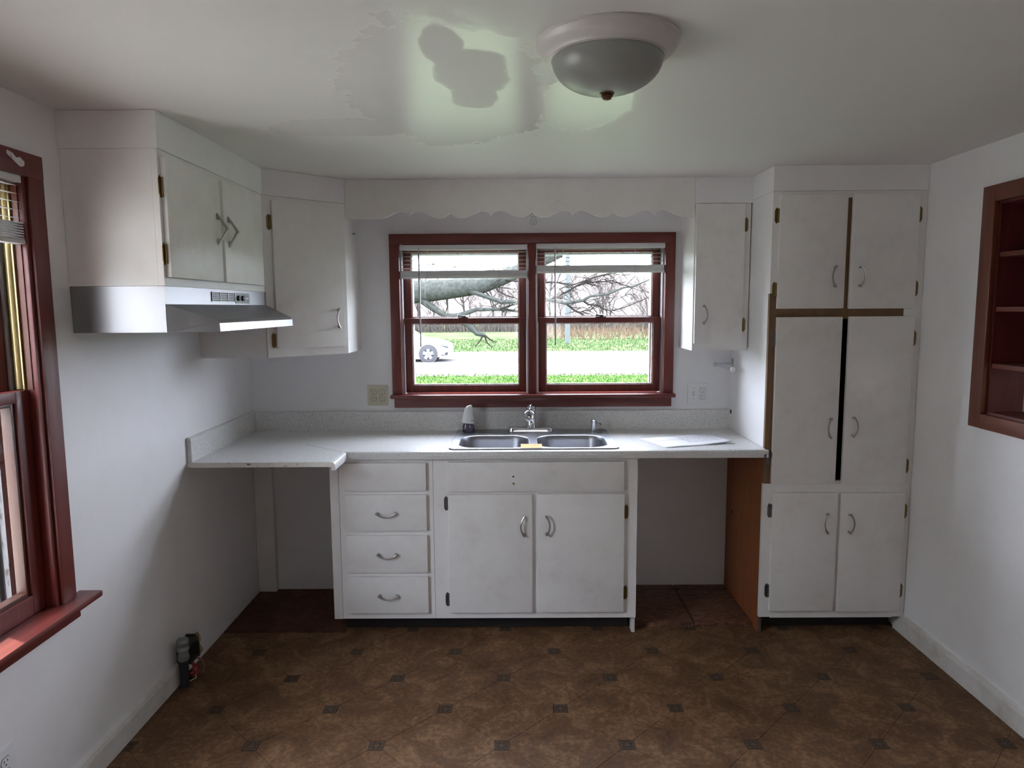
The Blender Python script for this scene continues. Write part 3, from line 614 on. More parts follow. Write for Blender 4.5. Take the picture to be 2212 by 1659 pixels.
# ------------------------------------------------------------------ sink
sk = thing('kitchen_sink', 'double bowl stainless steel drop-in sink', 'sink', (1.534, -.285, .914))
def rrect(x0, x1, y0, y1, r, n=7):
    out = []
    for cx, cy_, a0 in ((x1 - r, y1 - r, 0), (x0 + r, y1 - r, PI / 2), (x0 + r, y0 + r, PI), (x1 - r, y0 + r, 1.5 * PI)):
        out += [(cx + r * math.cos(a0 + PI / 2 * k / n), cy_ + r * math.sin(a0 + PI / 2 * k / n)) for k in range(n + 1)]
    return out
outer = rrect(1.131, 1.937, -.546, -.024, .03); holes = [rrect(1.166, 1.515, -.528, -.205, .095), rrect(1.551, 1.898, -.528, -.205, .095)]
bm = bmesh.new(); es = []; loops = []
for lp in [outer] + holes:
    vv = [bm.verts.new((x, y, ZTOP + .006)) for x, y in lp]; loops.append(vv)
    for k in range(len(vv)): es.append(bm.edges.new((vv[k], vv[(k + 1) % len(vv)])))
bmesh.ops.triangle_fill(bm, use_beauty=True, edges=es)
lo_ = [bm.verts.new((x + (1.534 - x) * -.004, y, ZTOP + .0006)) for x, y in rrect(1.129, 1.939, -.548, -.022, .031)]
for k in range(len(lo_)): bm.faces.new((loops[0][k], loops[0][(k + 1) % len(lo_)], lo_[(k + 1) % len(lo_)], lo_[k]))
bmesh.ops.recalc_face_normals(bm, faces=bm.faces)
me = bpy.data.meshes.new('deck'); bm.to_mesh(me); bm.free(); me.materials.append(SINK)
link(bpy.data.objects.new('deck', me), (0, 0, 0), sk)
for i, (x0, x1) in enumerate(((1.166, 1.515), (1.551, 1.898))):
    lv = []
    for (ins, z, r) in ((0, ZTOP + .006, .095), (.004, ZTOP + .001, .092), (.009, ZTOP - .02, .088), (.02, .775, .08), (.04, .752, .065), (.07, .747, .05)):
        lv.append([(x, y, z) for x, y in rrect(x0 + ins, x1 - ins, -.528 + ins, -.205 - ins, r)])
    n = len(lv[0]); mb = MB(); mb.add([p for l in lv for p in l], [(a * n + k, a * n + (k + 1) % n, (a + 1) * n + (k + 1) % n, (a + 1) * n + k) for a in range(len(lv) - 1) for k in range(n)] + [tuple(range((len(lv) - 1) * n, len(lv) * n))])
    bo = mb.build('bowl', SINK, sk, smooth=True); bo.modifiers.new('sheet', 'SOLIDIFY').thickness = -.0015
    MB().lathe([(.042, .0), (.042, .003), (.034, .004), (.03, .001)], ((x0 + x1) / 2, -.365, .7475), 20).build('drain', CHROME, bo, smooth=True)
for (a, b) in ((1.175, 1.36), (1.70, 1.90)): MB().prism(rrect(a, b, -.165, -.06, .01), lambda u, v, w: (u, v, w), ZTOP + .006, ZTOP + .0072).build('deck_ledge', SINK, sk)

# faucet
fa = thing('faucet', 'chrome single-lever kitchen faucet behind the sink divider', 'faucet', (1.525, -.10, .921))
FZ = ZTOP + .0075; fy = -.105
MB().prism(rrect(1.402, 1.648, fy - .034, fy + .034, .03), lambda u, v, w: (1.525 + (u - 1.525) * (1 if w < FZ + .01 else .97), fy + (v - fy) * (1 if w < FZ + .01 else .85), w), FZ, FZ + .024).build('base_plate', CHROME, fa, .004)
MB().lathe([(.032, FZ + .024), (.0265, FZ + .03), (.0245, FZ + .05), (.0245, FZ + .105), (.026, FZ + .11), (.026, FZ + .125), (.022, FZ + .135), (.010, FZ + .140)], (1.530, fy, 0), 24).build('column', CHROME, fa, smooth=True)
MB().tube([(1.529, fy, FZ + .085), (1.527, fy - .04, FZ + .104), (1.523, fy - .09, FZ + .116), (1.519, fy - .135, FZ + .118), (1.517, fy - .165, FZ + .113)], [.018, .018, .0185, .02, .022], 16).build('spout', CHROME, fa, smooth=True)
MB().lathe([(.016, -.004), (.022, -.008), (.0265, -.004), (.0275, .002), (.024, .008)], (1.5168, fy - .168, FZ + .112), 20, axis=1).build('spout_ring', CHROME, fa, smooth=True)
MB().tube([(1.5165, fy - .1655, FZ + .112), (1.5163, fy - .171, FZ + .111)], .0155, 16).build('aerator', GALV, fa)
MB().tube([(1.531, fy, FZ + .132), (1.529, fy - .03, FZ + .143), (1.524, fy - .062, FZ + .147), (1.519, fy - .085, FZ + .145)], [.015, .013, .010, .008], 10).build('lever', CHROME, fa, smooth=True)
sd = thing('soap_dispenser', 'small chrome soap dispenser pump on the right of the sink', 'soap dispenser', (1.862, -.12, .921))
MB().lathe([(.021, FZ), (.021, FZ + .004), (.013, FZ + .007), (.0125, FZ + .05), (.0135, FZ + .051), (.0135, FZ + .062), (.010, FZ + .064)], (1.862, -.12, 0), 18).build('pump_body', CHROME, sd, smooth=True)
MB().tube([(1.862, -.12, FZ + .052), (1.884, -.125, FZ + .050), (1.897, -.128, FZ + .045), (1.902, -.129, FZ + .036)], [.0045, .0045, .004, .004], 8).build('nozzle', CHROME, sd, smooth=True)
# air freshener bottle
bo = thing('freshener_bottle', 'dark bottle with a slanted white cap on the left of the sink', 'bottle', (1.195, -.11, .921))
def sup(rx, ry, n=24): return [(rx * math.copysign(abs(math.cos(2 * PI * k / n)) ** .7, math.cos(2 * PI * k / n)), ry * math.copysign(abs(math.sin(2 * PI * k / n)) ** .7, math.sin(2 * PI * k / n))) for k in range(n)]
def loft(levels):
    n = 24; vs, fs = [], []
    for (z, rx, ry, ox, slant) in levels: vs += [(1.195 + ox + a, -.11 + b, z + slant * a) for a, b in sup(rx, ry)]
    m_ = len(levels); fs = [(i * n + k, i * n + (k + 1) % n, (i + 1) * n + (k + 1) % n, (i + 1) * n + k) for i in range(m_ - 1) for k in range(n)] + [tuple(range(n))[::-1], tuple(range((m_ - 1) * n, m_ * n))]
    return MB().add(vs, fs)
loft([(FZ, .029, .02, 0, 0), (FZ + .004, .032, .022, 0, 0), (FZ + .03, .032, .022, 0, 0), (FZ + .042, .028, .02, 0, 0), (FZ + .048, .025, .018, 0, 0)]).build('bottle', PURPLE, bo, smooth=True)
loft([(FZ + .0485, .036, .024, 0, -.10), (FZ + .056, .036, .024, 0, -.06), (FZ + .08, .031, .022, .0, 0), (FZ + .105, .0255, .019, .001, .0), (FZ + .125, .021, .016, .002, .05), (FZ + .136, .017, .014, .003, .25), (FZ + .142, .012, .01, .004, .3)]).build('cap', PLATEW, bo, smooth=True)
for k, (x, h_) in enumerate(((1.211, .007), (1.217, .008), (1.2225, .006))): box('cap_print', SLOT, bo, x, x + (.0012 if k < 2 else .003), -.1355, -.1335, FZ + .062, FZ + .062 + h_)
tag(MB().add([(1.470, -.540, ZTOP + .0066), (1.572, -.540, ZTOP + .0066), (1.573, -.50, ZTOP + .0072), (1.471, -.50, ZTOP + .0072), (1.573, -.470, ZTOP + .012), (1.471, -.470, ZTOP + .012), (1.470, -.540, ZTOP + .0072), (1.572, -.540, ZTOP + .0072), (1.573, -.50, ZTOP + .0078), (1.471, -.50, ZTOP + .0078), (1.573, -.470, ZTOP + .0126), (1.471, -.470, ZTOP + .0126)],
    [(0, 3, 2, 1), (3, 5, 4, 2), (6, 7, 8, 9), (9, 8, 10, 11), (0, 1, 7, 6), (5, 11, 10, 4), (0, 6, 9, 3), (3, 9, 11, 5), (1, 2, 8, 7), (2, 4, 10, 8)]).build('sticky_note', ORANGE), 'orange sticky note lying on the front rim of the sink', 'note')
# printed paper
PAPER = mat('printed_paper', (.78, .78, .82), .7)
def paper_nodes(m):
    t = N(m, 'ShaderNodeTexCoord'); s = N(m, 'ShaderNodeSeparateXYZ'); L(m, t.outputs['UV'], s.inputs[0]); u, v = s.outputs[0], s.outputs[1]
    rows = math_(m, 'LESS_THAN', math_(m, 'FRACT', math_(m, 'MULTIPLY', v, 22)), .45)
    vv = N(m, 'ShaderNodeVectorMath', operation='MULTIPLY'); L(m, t.outputs['UV'], vv.inputs[0]); vv.inputs[1].default_value = (70, 22, 1)
    words = math_(m, 'GREATER_THAN', noise(m, vv.outputs[0], 1, 2), .48)
    area = math_(m, 'MULTIPLY', math_(m, 'GREATER_THAN', u, .46), math_(m, 'MULTIPLY', math_(m, 'LESS_THAN', u, .93), math_(m, 'MULTIPLY', math_(m, 'GREATER_THAN', v, .30), math_(m, 'LESS_THAN', v, .93))))
    head = math_(m, 'MULTIPLY', math_(m, 'MULTIPLY', math_(m, 'GREATER_THAN', u, .06), math_(m, 'LESS_THAN', u, .5)), math_(m, 'LESS_THAN', math_(m, 'ABSOLUTE', math_(m, 'SUBTRACT', v, .66)), .012))
    f = math_(m, 'MAXIMUM', math_(m, 'MULTIPLY', math_(m, 'MULTIPLY', rows, words), area), head)
    L(m, mixc(m, math_(m, 'MULTIPLY', f, .85), (.78, .78, .82), (.25, .25, .30)), bsdf(m).inputs['Base Color'])
paper_nodes(PAPER)
P00, P10, P11, P01 = V((2.163, -.528, 0)), V((2.511, -.426, 0)), V((2.475, -.179, 0)), V((2.080, -.295, 0))
bm = bmesh.new(); uvl = bm.loops.layers.uv.new('uv'); G = {}
for i in range(17):
    for j in range(9):
        u, v = i / 16, j / 8; q = P00.lerp(P10, u).lerp(P01.lerp(P11, u), v)
        z = ZTOP + .0012 + .014 * max(0, u - .45) ** 2 * max(0, 1 - v * 1.5) * 3.2 + .0015 * math.sin(u * 7) ** 2
        G[i, j] = bm.verts.new((q.x, q.y, z))
for i in range(16):
    for j in range(8):
        f = bm.faces.new((G[i, j], G[i + 1, j], G[i + 1, j + 1], G[i, j + 1])); f.smooth = True
        for l, (a, b) in zip(f.loops, ((i, j), (i + 1, j), (i + 1, j + 1), (i, j + 1))): l[uvl].uv = (a / 16, b / 8)
me = bpy.data.meshes.new('paper_sheet'); bm.to_mesh(me); bm.free(); me.materials.append(PAPER)
ps = tag(link(bpy.data.objects.new('paper_sheet', me), (0, 0, 0)), 'printed white paper lying on the counter right of the sink', 'paper'); ps.modifiers.new('t', 'SOLIDIFY').thickness = .0004

# ------------------------------------------------------------------ outlets and switch plates
def receptacle(par, fn, m, cx, cz):
    pl = [(.0165 * math.cos(a), max(-.0135, min(.0135, .0175 * math.sin(a)))) for a in [2 * PI * k / 24 for k in range(24)]]
    r = MB().prism(pl, lambda u, v, w: fn(cx + u, w, cz + v), .0048, .0066).build('receptacle', m, par)
    pl2 = [(u * 1.09, v * 1.09) for u, v in pl]; MB().prism(pl2, lambda u, v, w: fn(cx + u, w, cz + v), .0046, .0052).build('recess', SLOT, par)
    for (du_, h_) in ((-.0062, .0075), (.0062, .0062)):
        MB().prism([(-.0011, -h_ / 2), (.0011, -h_ / 2), (.0011, h_ / 2), (-.0011, h_ / 2)], lambda u, v, w: fn(cx + du_ + u, w, cz + .003 + v), .0066, .0070).build('slot', SLOT, r)
    MB().prism([(.0026 * math.cos(2 * PI * k / 8), .0026 * math.sin(2 * PI * k / 8)) for k in range(8)], lambda u, v, w: fn(cx + u, w, cz - .0085 + v), .0066, .0070).build('slot', SLOT, r)
def plate(name, label, m, fn, w, h, cz, recs, cat='outlet'):
    t = thing(name, label, cat, fn(0, 0, cz))
    MB().prism([(-w / 2, -h / 2), (w / 2, -h / 2), (w / 2, h / 2), (-w / 2, h / 2)], lambda u, v, q: fn(u, q, cz + v), .0003, .005).build('plate', m, t, .0015)
    for (a, b) in recs: receptacle(t, fn, m, a, cz + b)
    return t
bw = lambda cx: (lambda u, d, z: (cx + u, -d, z))
plate('outlet_plate', 'beige four-socket outlet plate left of the window', PLATEB, bw(.692), .112, .113, 1.108, ((-.0235, .019), (-.0235, -.019), (.0225, .019), (.0225, -.019)))
sw = plate('switch_outlet_plate', 'white switch and two-socket plate right of the window', PLATEW, bw(2.448), .117, .116, 1.107, ((.023, .019), (.023, -.019)))
box('toggle', PLATEW, sw, 2.419, 2.4255, -.015, -.005, 1.104, 1.114, .001); box('toggle_recess', SATIN, sw, 2.4175, 2.427, -.0055, -.0049, 1.097, 1.119)
for z in (1.137, 1.077): MB().lathe([(.0028, -.0062), (.0028, -.005)], (2.4222, 0, z), 10, axis=1).build('screw', SATIN, sw)
plate('outlet_plate', 'white single outlet plate high above the window under the valance', PLATEW, bw(1.548), .070, .114, 2.055, ((0, -.021), (0, .019)))
plate('outlet_plate', 'white outlet plate low on the left wall below the window', PLATEW, lambda u, d, z: (d, -1.935 + u, z), .075, .116, .300, ((0, .019), (0, -.019)))

# towel holder on the pantry side
th = thing('towel_holder', 'chrome paper towel holder arm on the pantry side above the counter', 'towel holder', (2.6, -.05, 1.27))
MB().prism([(.013 * math.cos(2 * PI * k / 20), .026 * math.sin(2 * PI * k / 20)) for k in range(20)], lambda u, v, w: (XP - w, -.045 + u, 1.278 + v), .0003, .005).build('wall_plate', SATIN, th, .001)
MB().tube([(XP - .004, -.047, 1.270), (2.56, -.05, 1.2705), (2.525, -.052, 1.270)], [.010, .007, .007], 12).build('arm', CHROME, th, smooth=True)
MB().lathe([(.004, -.012), (.010, -.008), (.0125, 0), (.010, .008), (.004, .012)], (2.520, -.054, 1.270), 14, axis=1).build('elbow', CHROME, th, smooth=True)
MB().tube([(2.520, -.054, 1.270), (2.545, -.13, 1.264), (2.567, -.20, 1.258)], [.006, .0075, .010], 12).build('rod', CHROME, th, smooth=True)
MB().tube([(2.567, -.20, 1.258), (2.5705, -.211, 1.2572)], [.0125, .0125], 16).build('end_cap', PLATEW, th)

# ------------------------------------------------------------------ ceiling light
LC = (1.672, -2.01)
cl_ = thing('ceiling_light', 'dome ceiling light with painted ring and frosted glass bowl', 'light', (LC[0], LC[1], ZC))
MB().lathe([(.170, -.0005), (.171, -.008), (.167, -.012), (.166, -.016), (.160, -.023), (.149, -.030), (.143, -.035), (.141, -.039), (.132, -.041)], (LC[0], LC[1], ZC), 64).build('ring', LAMPR, cl_, smooth=True)
MB().lathe([(.1335, -.0405), (.1345, -.0415)] + [(.132 * math.cos(a), -.043 - .075 * math.sin(a)) for a in [PI / 2 * k / 14 for k in range(0, 14)]] + [(.003, -.1175)], (LC[0], LC[1], ZC), 48).build('glass_bowl', FROST, cl_, smooth=True)
MB().lathe([(.018, -.1165), (.018, -.119), (.014, -.121), (.015, -.124), (.011, -.127), (.011, -.130), (.005, -.133)], (LC[0], LC[1], ZC), 20).build('finial', BRONZE, cl_, smooth=True)

# ------------------------------------------------------------------ capped pipe and open box on the left wall
pp = thing('capped_pipe', 'capped black pipe standing on the floor against the left wall', 'pipe', (.045, -1.0, 0))
MB().tube([(.045, -1.0, 0), (.045, -1.0, .135)], .019, 14).build('pipe', IRON, pp, smooth=True)
MB().lathe([(.021, .118), (.023, .122), (.023, .140), (.0205, .142), (.0205, .160), (.025, .163), (.025, .172), (.0235, .174), (.0235, .186), (.025, .188), (.025, .204), (.021, .210), (.008, .213)], (.045, -1.0, 0), 14).build('cap', GALV, pp, smooth=True)
eb = thing('junction_box', 'blackened open junction box with loose wires beside the capped pipe', 'box', (.04, -.93, .04))
MB().box(.003, .058, -.972, -.966, .085, .165).box(.003, .058, -.888, -.882, .075, .175).box(.003, .058, -.966, -.888, .080, .086).box(.003, .058, -.966, -.888, .158, .164).box(.003, .008, -.966, -.888, .086, .158).build('box_shell', CHARRED, eb)
MB().add([(.03, -.960, .164), (.03, -.946, .200), (.03, -.93, .164), (.036, -.960, .164), (.036, -.946, .200), (.036, -.93, .164)], [(0, 1, 2), (5, 4, 3), (0, 3, 4, 1), (1, 4, 5, 2), (2, 5, 3, 0)]).build('torn_tab', CHARRED, eb)
MB().tube([(.05, -.883, .18), (.055, -.879, .15), (.05, -.876, .125), (.058, -.872, .10), (.052, -.876, .08)], [.007, .010, .007, .011, .006], 7).build('torn_edge', YELLOWB, eb, smooth=True)
for k, (m_, pth) in enumerate(((REDW, [(.05, -.95, .085), (.07, -.965, .065), (.075, -.985, .055), (.07, -1.00, .06)]), (REDW, [(.05, -.94, .085), (.075, -.955, .06), (.085, -.975, .045), (.08, -1.0, .045)]), (PINK, [(.05, -.91, .085), (.075, -.90, .065), (.085, -.905, .04), (.08, -.915, .012)]), (PLATEW, [(.045, -.93, .085), (.07, -.95, .045), (.085, -.985, .03), (.07, -1.01, .03)]))):
    MB().tube(pth, .004 if k != 3 else .002, 6).build('wire', m_, eb, smooth=True)

# ------------------------------------------------------------------ shelf niche in the right wall
ns_ = thing('shelf_niche', 'dark red-brown wooden shelf niche set in the right wall', 'shelf', (XW, -1.4, 1.145))
NY0, NY1, NZ0, NZ1 = -1.778, -1.022, 1.147, 1.978
box('casing', WZ2, ns_, XW - .022, XW - .0005, -1.024, -.952, 1.091, 2.040, .004); box('casing', WZ2, ns_, XW - .022, XW - .0005, -1.850, -1.776, 1.091, 2.040, .004)
box('casing', WY2, ns_, XW - .0225, XW - .0005, -1.7755, -1.0245, 1.976, 2.040, .004); box('casing', WY2, ns_, XW - .024, XW - .0005, -1.7755, -1.0245, 1.091, 1.149, .004)
box('side_board', NICHE, ns_, XW, XW + .138, NY1 - .012, NY1, NZ0, NZ1); box('side_board', NICHE, ns_, XW, XW + .138, NY0, NY0 + .012, NZ0, NZ1)
box('top_board', NICHE, ns_, XW, XW + .138, NY0 + .012, NY1 - .012, NZ1 - .012, NZ1); box('bottom_board', SHELFW, ns_, XW, XW + .138, NY0 + .012, NY1 - .012, NZ0, NZ0 + .012)
box('back_board', NICHE, ns_, XW + .128, XW + .138, NY0 + .012, NY1 - .012, 1.345, NZ1 - .012)
for z in (1.773, 1.563, 1.342): box('shelf', SHELFW, ns_, XW + .004, XW + .127, NY0 + .0125, NY1 - .0125, z - .009, z + .009, .001)
# room beyond the pass-through under the lowest shelf
struct(box('wall_hall', BEIGE, None, 6.0, 6.1, -5.4, .15, -.05, ZC)); struct(box('wall_hall_end', BEIGE, None, XW + .14, 6.0, .05, .15, -.05, ZC)); struct(box('floor_hall', LINO, None, XW + .14, 6.0, -5.4, .05, -.06, 0)); wall_with_hole('wall_hall_front', BEIGE, -5.5, 0, XW + .14, 6.0, -.05, ZC, (4.3, 5.1, 1.0, 1.8), .1); struct(box('ceiling_hall', WALL, None, XW + .14, 6.1, -5.4, .15, ZC, ZC + .05))

# ------------------------------------------------------------------ outdoors
GZ = -.62
struct(box('lawn', LAWN, None, -60, 70, 11, 18.4, GZ - .3, GZ)); struct(box('bounce_yard', YARD, None, -60, 70, .3, 11, GZ - .3, GZ)); struct(box('bounce_ground', BOUNCE, None, -60, 70, -60, .3, GZ - .3, GZ)); struct(box('shoulder', GRAVEL, None, -120, 130, 18.4, 20.2, GZ - .3, GZ + .005)); struct(box('road', ROAD, None, -120, 130, 20.2, 30.6, GZ - .3, GZ + .012)); struct(box('field', FIELD, None, -150, 170, 30.6, 160, GZ - .3, GZ))  # unseen ground around the house is made pale to bounce light indoors
for k in range(-14, 22):
    tag(box('road_dash', LINEW, None, k * 1.3, k * 1.3 + .75, 22.55, 22.65, GZ + .0122, GZ + .0165), 'thin worn dash mark along the near lane of the road', 'road mark', 'dash marks on the road')
# grass tufts: nobody could count them
def tufts(name, label, m, n, xr, yr, h, w, cat='grass'):
    mb = MB()
    for _ in range(n):
        y = random.uniform(*yr); x = random.uniform(*xr) if xr else 0; hh = h * random.uniform(.5, 1.3); a = random.uniform(0, PI); dx, dy = math.cos(a) * w, math.sin(a) * w; lx, ly = random.uniform(-.4, .4) * hh, random.uniform(-.4, .4) * hh
        mb.add([(x - dx, y - dy, GZ - .005), (x + dx, y + dy, GZ - .005), (x - dy * .6, y + dx * .6, GZ - .005), (x + lx, y + ly, GZ + hh)], [(0, 1, 3), (1, 2, 3), (2, 0, 3), (0, 2, 1)])
    o = mb.build(name, m); o['kind'] = 'stuff'; return tag(o, label, cat)
tufts('lawn_grass', 'bright green lawn grass on the near side of the road', GBLADE, 12000, (-6, 8), (11, 18.9), .06, .016)
tufts('verge_grass', 'green verge grass along the far side of the road', GBLADE2, 7000, (-12, 18), (30.4, 44), .10, .04)
tufts('dry_grass', 'tan dry brush standing in the far field', TAN, 1500, (2, 16), (42, 62), .7, .04)
tufts('field_brush', 'pale dry brush at the foot of the far trees', FARB2, 6000, (-25, 36), (58, 63), 1.5, .04, 'brush')
# brushy hillside behind the trees
hv, hf = [], []
for i in range(61):
    for j in range(13):
        x = -150 + 5 * i; y = 84 + 8 * j; t = j / 12
        hgt = (8.8 + 2.2 * math.sin(x * .045 + 1.2) + 1.1 * math.sin(x * .13) + 1.2 * (x < 2) ) * (1 - (1 - t) ** 2.2) + .5 * math.sin(x * .7 + j * 2.1) * (j > 0)
        hv.append((x, y, GZ - .1 + hgt))
for i in range(60):
    for j in range(12): hf.append((i * 13 + j, (i + 1) * 13 + j, (i + 1) * 13 + j + 1, i * 13 + j + 1))
struct(MB().add(hv, hf).build('hillside', HILLM, smooth=True))
struct(box('sky_block_left', BLOCKP, None, -9.3, -9, -16, 4, GZ, 5.2)); struct(box('sky_block_rear', BLOCKP, None, -6, 12, -12.3, -12, GZ, 4.2))  # unseen walls added to block low sky at the left and rear windows
# bare trees
def grow_tree(seed, h, spread, depth_n, k=5, twigr=.02):
    rnd = random.Random(seed); mb = MB()
    def br(p, d, ln, r, lv):
        pts = [p]; rr = [r]; q = V(p); dd = V(d)
        for s_ in range(3):
            dd = (dd + V((rnd.uniform(-.22, .22), rnd.uniform(-.22, .22), rnd.uniform(-.05, .12)))).normalized(); q = q + dd * ln / 3; pts.append(tuple(q)); rr.append(max(twigr * .5, r * (1 - .22 * (s_ + 1))))
        mb.tube(pts, rr, k if lv < 2 else 3, False)
        if lv < depth_n:
            for c in range(rnd.randint(3, 4) if lv else rnd.randint(5, 7)):
                t = rnd.uniform(.35, 1) if lv else rnd.uniform(.3, 1); i = min(2, int(t * 3)); a = V(pts[i]).lerp(V(pts[i + 1]), t * 3 - i)
                nd = (dd * .5 + V((rnd.uniform(-1, 1), rnd.uniform(-1, 1), rnd.uniform(.0, .8))) * spread).normalized(); br(tuple(a), nd, ln * rnd.uniform(.45, .7), r * .45, lv + 1)
    br((0, 0, -.2), (0, 0, 1), h * .6, h * .016, 0); return mb
TREES = [mesh_of(grow_tree(s_, 9, .8, 4, 5, .03), 'bare_tree', m_, False) for s_, m_ in ((3, FARB), (11, FARB2), (29, FARB))]
for k in range(64):
    x = -34 + 78 * (k + random.random()) / 64; y = (68, 75, 82, 89)[k % 4] + random.uniform(-1, 1)
    o = bpy.data.objects.new('bare_tree', TREES[k % 3]); link(o, (x, y, GZ)); s_ = random.uniform(.55, .95); o.scale = (s_, s_, s_ * random.uniform(.8, 1.05)); o.rotation_euler = (0, 0, random.uniform(0, 6.28))
    tag(o, 'bare pale tree in the wooded line beyond the road', 'tree', 'bare trees beyond the road')
# big tree close to the house
bt = thing('yard_tree', 'large bare grey tree reaching across in front of the house window', 'tree', (-2.9, 9.2, GZ))
MB().tube([(-2.9, 9.2, GZ - .1), (-2.85, 9.2, .3), (-2.7, 9.15, 1.3), (-2.75, 9.15, 2.6), (-2.9, 9.3, 5), (-3.1, 9.2, 8)], [.62, .5, .45, .4, .3, .12], 14).build('trunk', BARK, bt, smooth=True)
def limb(pts, r0, r1, k=8, m=BARK):
    n = len(pts); MB().tube(pts, [r0 + (r1 - r0) * i / (n - 1) for i in range(n)], k).build('branch', m, bt, smooth=True)
j9 = lambda pts, y=9.0, s=.0: [(x, y + s * i, z) for i, (x, z) in enumerate(pts)]
limb([(-2.7, 9.15, 1.75), (-1.7, 9.05, 1.85), (-.96, 9, 1.90), (-.43, 9, 1.87), (.15, 9, 1.92), (.83, 9.0, 2.0), (1.13, 9, 2.10), (1.6, 9.1, 2.28), (2.3, 9.2, 2.6)], .27, .10, 12)
limb(j9([(-.45, 1.84), (-.32, 1.78), (-.22, 1.70), (-.07, 1.59), (.18, 1.43), (.4, 1.44), (.74, 1.55), (1.17, 1.55), (1.55, 1.51)], 8.95), .085, .02)
limb(j9([(.16, 1.44), (.36, 1.36), (.57, 1.28), (.74, 1.11), (.89, 1.08)], 8.95), .055, .045)
limb(j9([(.6, 1.9), (1.2, 1.68), (1.77, 1.7), (2.07, 1.72), (2.38, 1.65), (2.69, 1.70), (2.83, 1.78), (3.13, 1.81), (3.43, 1.93), (3.64, 1.96), (3.94, 2.09), (4.6, 2.3)], 8.9), .05, .008, 6)
TW = [[(2.22, 1.77), (2.41, 1.87), (2.58, 1.97), (2.79, 2.03), (3.05, 2.04), (3.22, 2.06), (3.39, 1.99), (3.56, 1.95)], [(1.2, 2.1), (1.77, 2.02), (2.08, 2.04), (2.26, 2.03), (2.49, 1.98), (2.66, 2.04), (2.96, 2.13), (3.3, 2.2)], [(2.38, 1.65), (2.54, 1.52), (2.62, 1.48), (2.73, 1.52), (2.84, 1.51)], [(2.69, 1.7), (2.79, 1.63), (2.96, 1.61), (3.09, 1.54), (3.2, 1.51), (3.43, 1.56), (3.94, 1.77)], [(2.07, 1.72), (2.22, 1.77)], [(2.58, 1.97), (2.9, 2.12), (3.2, 2.2), (3.5, 2.32)],
      [(.86, 1.09), (.80, .98), (.70, .86)], [(.88, 1.08), (.92, .95), (1.03, .84)], [(.88, 1.08), (.98, 1.0), (1.1, .94)], [(.20, 1.74), (.21, 1.6), (.17, 1.5)], [(1.05, 2.0), (1.15, 1.88), (1.3, 1.80), (1.5, 1.74)], [(.83, 1.95), (.98, 1.8), (1.02, 1.6)], [(1.17, 1.55), (1.35, 1.62), (1.6, 1.66)]]
for pts in TW: limb(j9(pts, 8.92), .020, .008, 5, TWIG)
mb = MB(); rnd = random.Random(5)
for pts in TW[:6] + [[(1.0, 1.6), (1.6, 1.5)], [(1.0, 2.0), (1.6, 1.8)], [(2.6, 1.55), (3.8, 1.9)], [(2.2, 1.9), (3.6, 2.2)]]:
    for _ in range(16):
        i = rnd.randrange(len(pts) - 1); t = rnd.random(); x = pts[i][0] + (pts[i + 1][0] - pts[i][0]) * t; z = pts[i][1] + (pts[i + 1][1] - pts[i][1]) * t; a = rnd.uniform(-.9, .9) + (PI if rnd.random() < .2 else 0); ln = rnd.uniform(.12, .35); y = 8.92 + rnd.uniform(-.1, .1)
        p1 = (x + ln * .5 * math.cos(a), y, z + ln * .5 * math.sin(a)); a += rnd.uniform(-.5, .5); mb.tube([(x, y, z), p1, (p1[0] + ln * .5 * math.cos(a), y, p1[2] + ln * .5 * math.sin(a))], [.008, .006, .004], 3)
tw = mb.build('twigs', TWIG, bt); tw['kind'] = 'stuff'
up_ = thing('utility_pole', 'pale utility pole standing beyond the road', 'pole', (4.63, 38, GZ))
MB().tube([(4.63, 38, GZ - .1), (4.63, 38, 4), (4.63, 38, 9.5)], [.16, .14, .11], 10).build('pole', POLEM, up_, smooth=True); MB().box(3.6, 5.66, 37.85, 37.95, 8.6, 8.75).build('crossarm', POLEM, up_)

# car: lofted body, wheels, lamps
car = thing('car', 'white sedan driving on the road seen through the left sash', 'car', (-3.4, 25, GZ))
CX, CY, CW = -1.20, 25.0, .88                           # nose x, side y, half width
body = []                                             # stations from nose to tail: (dx, z_low, z_shoulder, half width)
st_ = [(0, .34, .62, .50), (-.06, .24, .70, .68), (-.25, .20, .80, .80), (-.6, .19, .88, .86), (-1.0, .19, .93, .88), (-1.5, .19, .98, .885), (-2.4, .19, .99, .885), (-3.4, .19, 1.0, .88), (-4.0, .22, 1.02, .84), (-4.35, .28, .98, .74), (-4.48, .40, .85, .60)]
vs, fs = [], []; n = 10
for dx, z0, z1, hw in st_:
    rg = [(-hw * .9, z0), (-hw, z0 + .12), (-hw, (z0 + z1) / 2), (-hw * .97, z1 - .08), (-hw * .80, z1), (hw * .80, z1), (hw * .97, z1 - .08), (hw, (z0 + z1) / 2), (hw, z0 + .12), (hw * .9, z0)]
    vs += [(CX + dx, CY + a, GZ + .012 + z) for a, z in rg]
m_ = len(st_); fs = [(i * n + k, i * n + (k + 1) % n, (i + 1) * n + (k + 1) % n, (i + 1) * n + k) for i in range(m_ - 1) for k in range(n)] + [tuple(range(n)), tuple(range((m_ - 1) * n, m_ * n))[::-1]]
MB().add(vs, fs).build('body', CARP, car, smooth=True)
vs = []
for dx, z, hw in ((-1.22, .95, .74), (-1.95, 1.40, .60), (-2.7, 1.46, .60), (-3.3, 1.36, .60), (-3.95, 1.0, .72)): vs += [(CX + dx, CY - hw, GZ + z), (CX + dx, CY + hw, GZ + z), (CX + dx, CY - .80, GZ + .95), (CX + dx, CY + .80, GZ + .95)]
fs = []
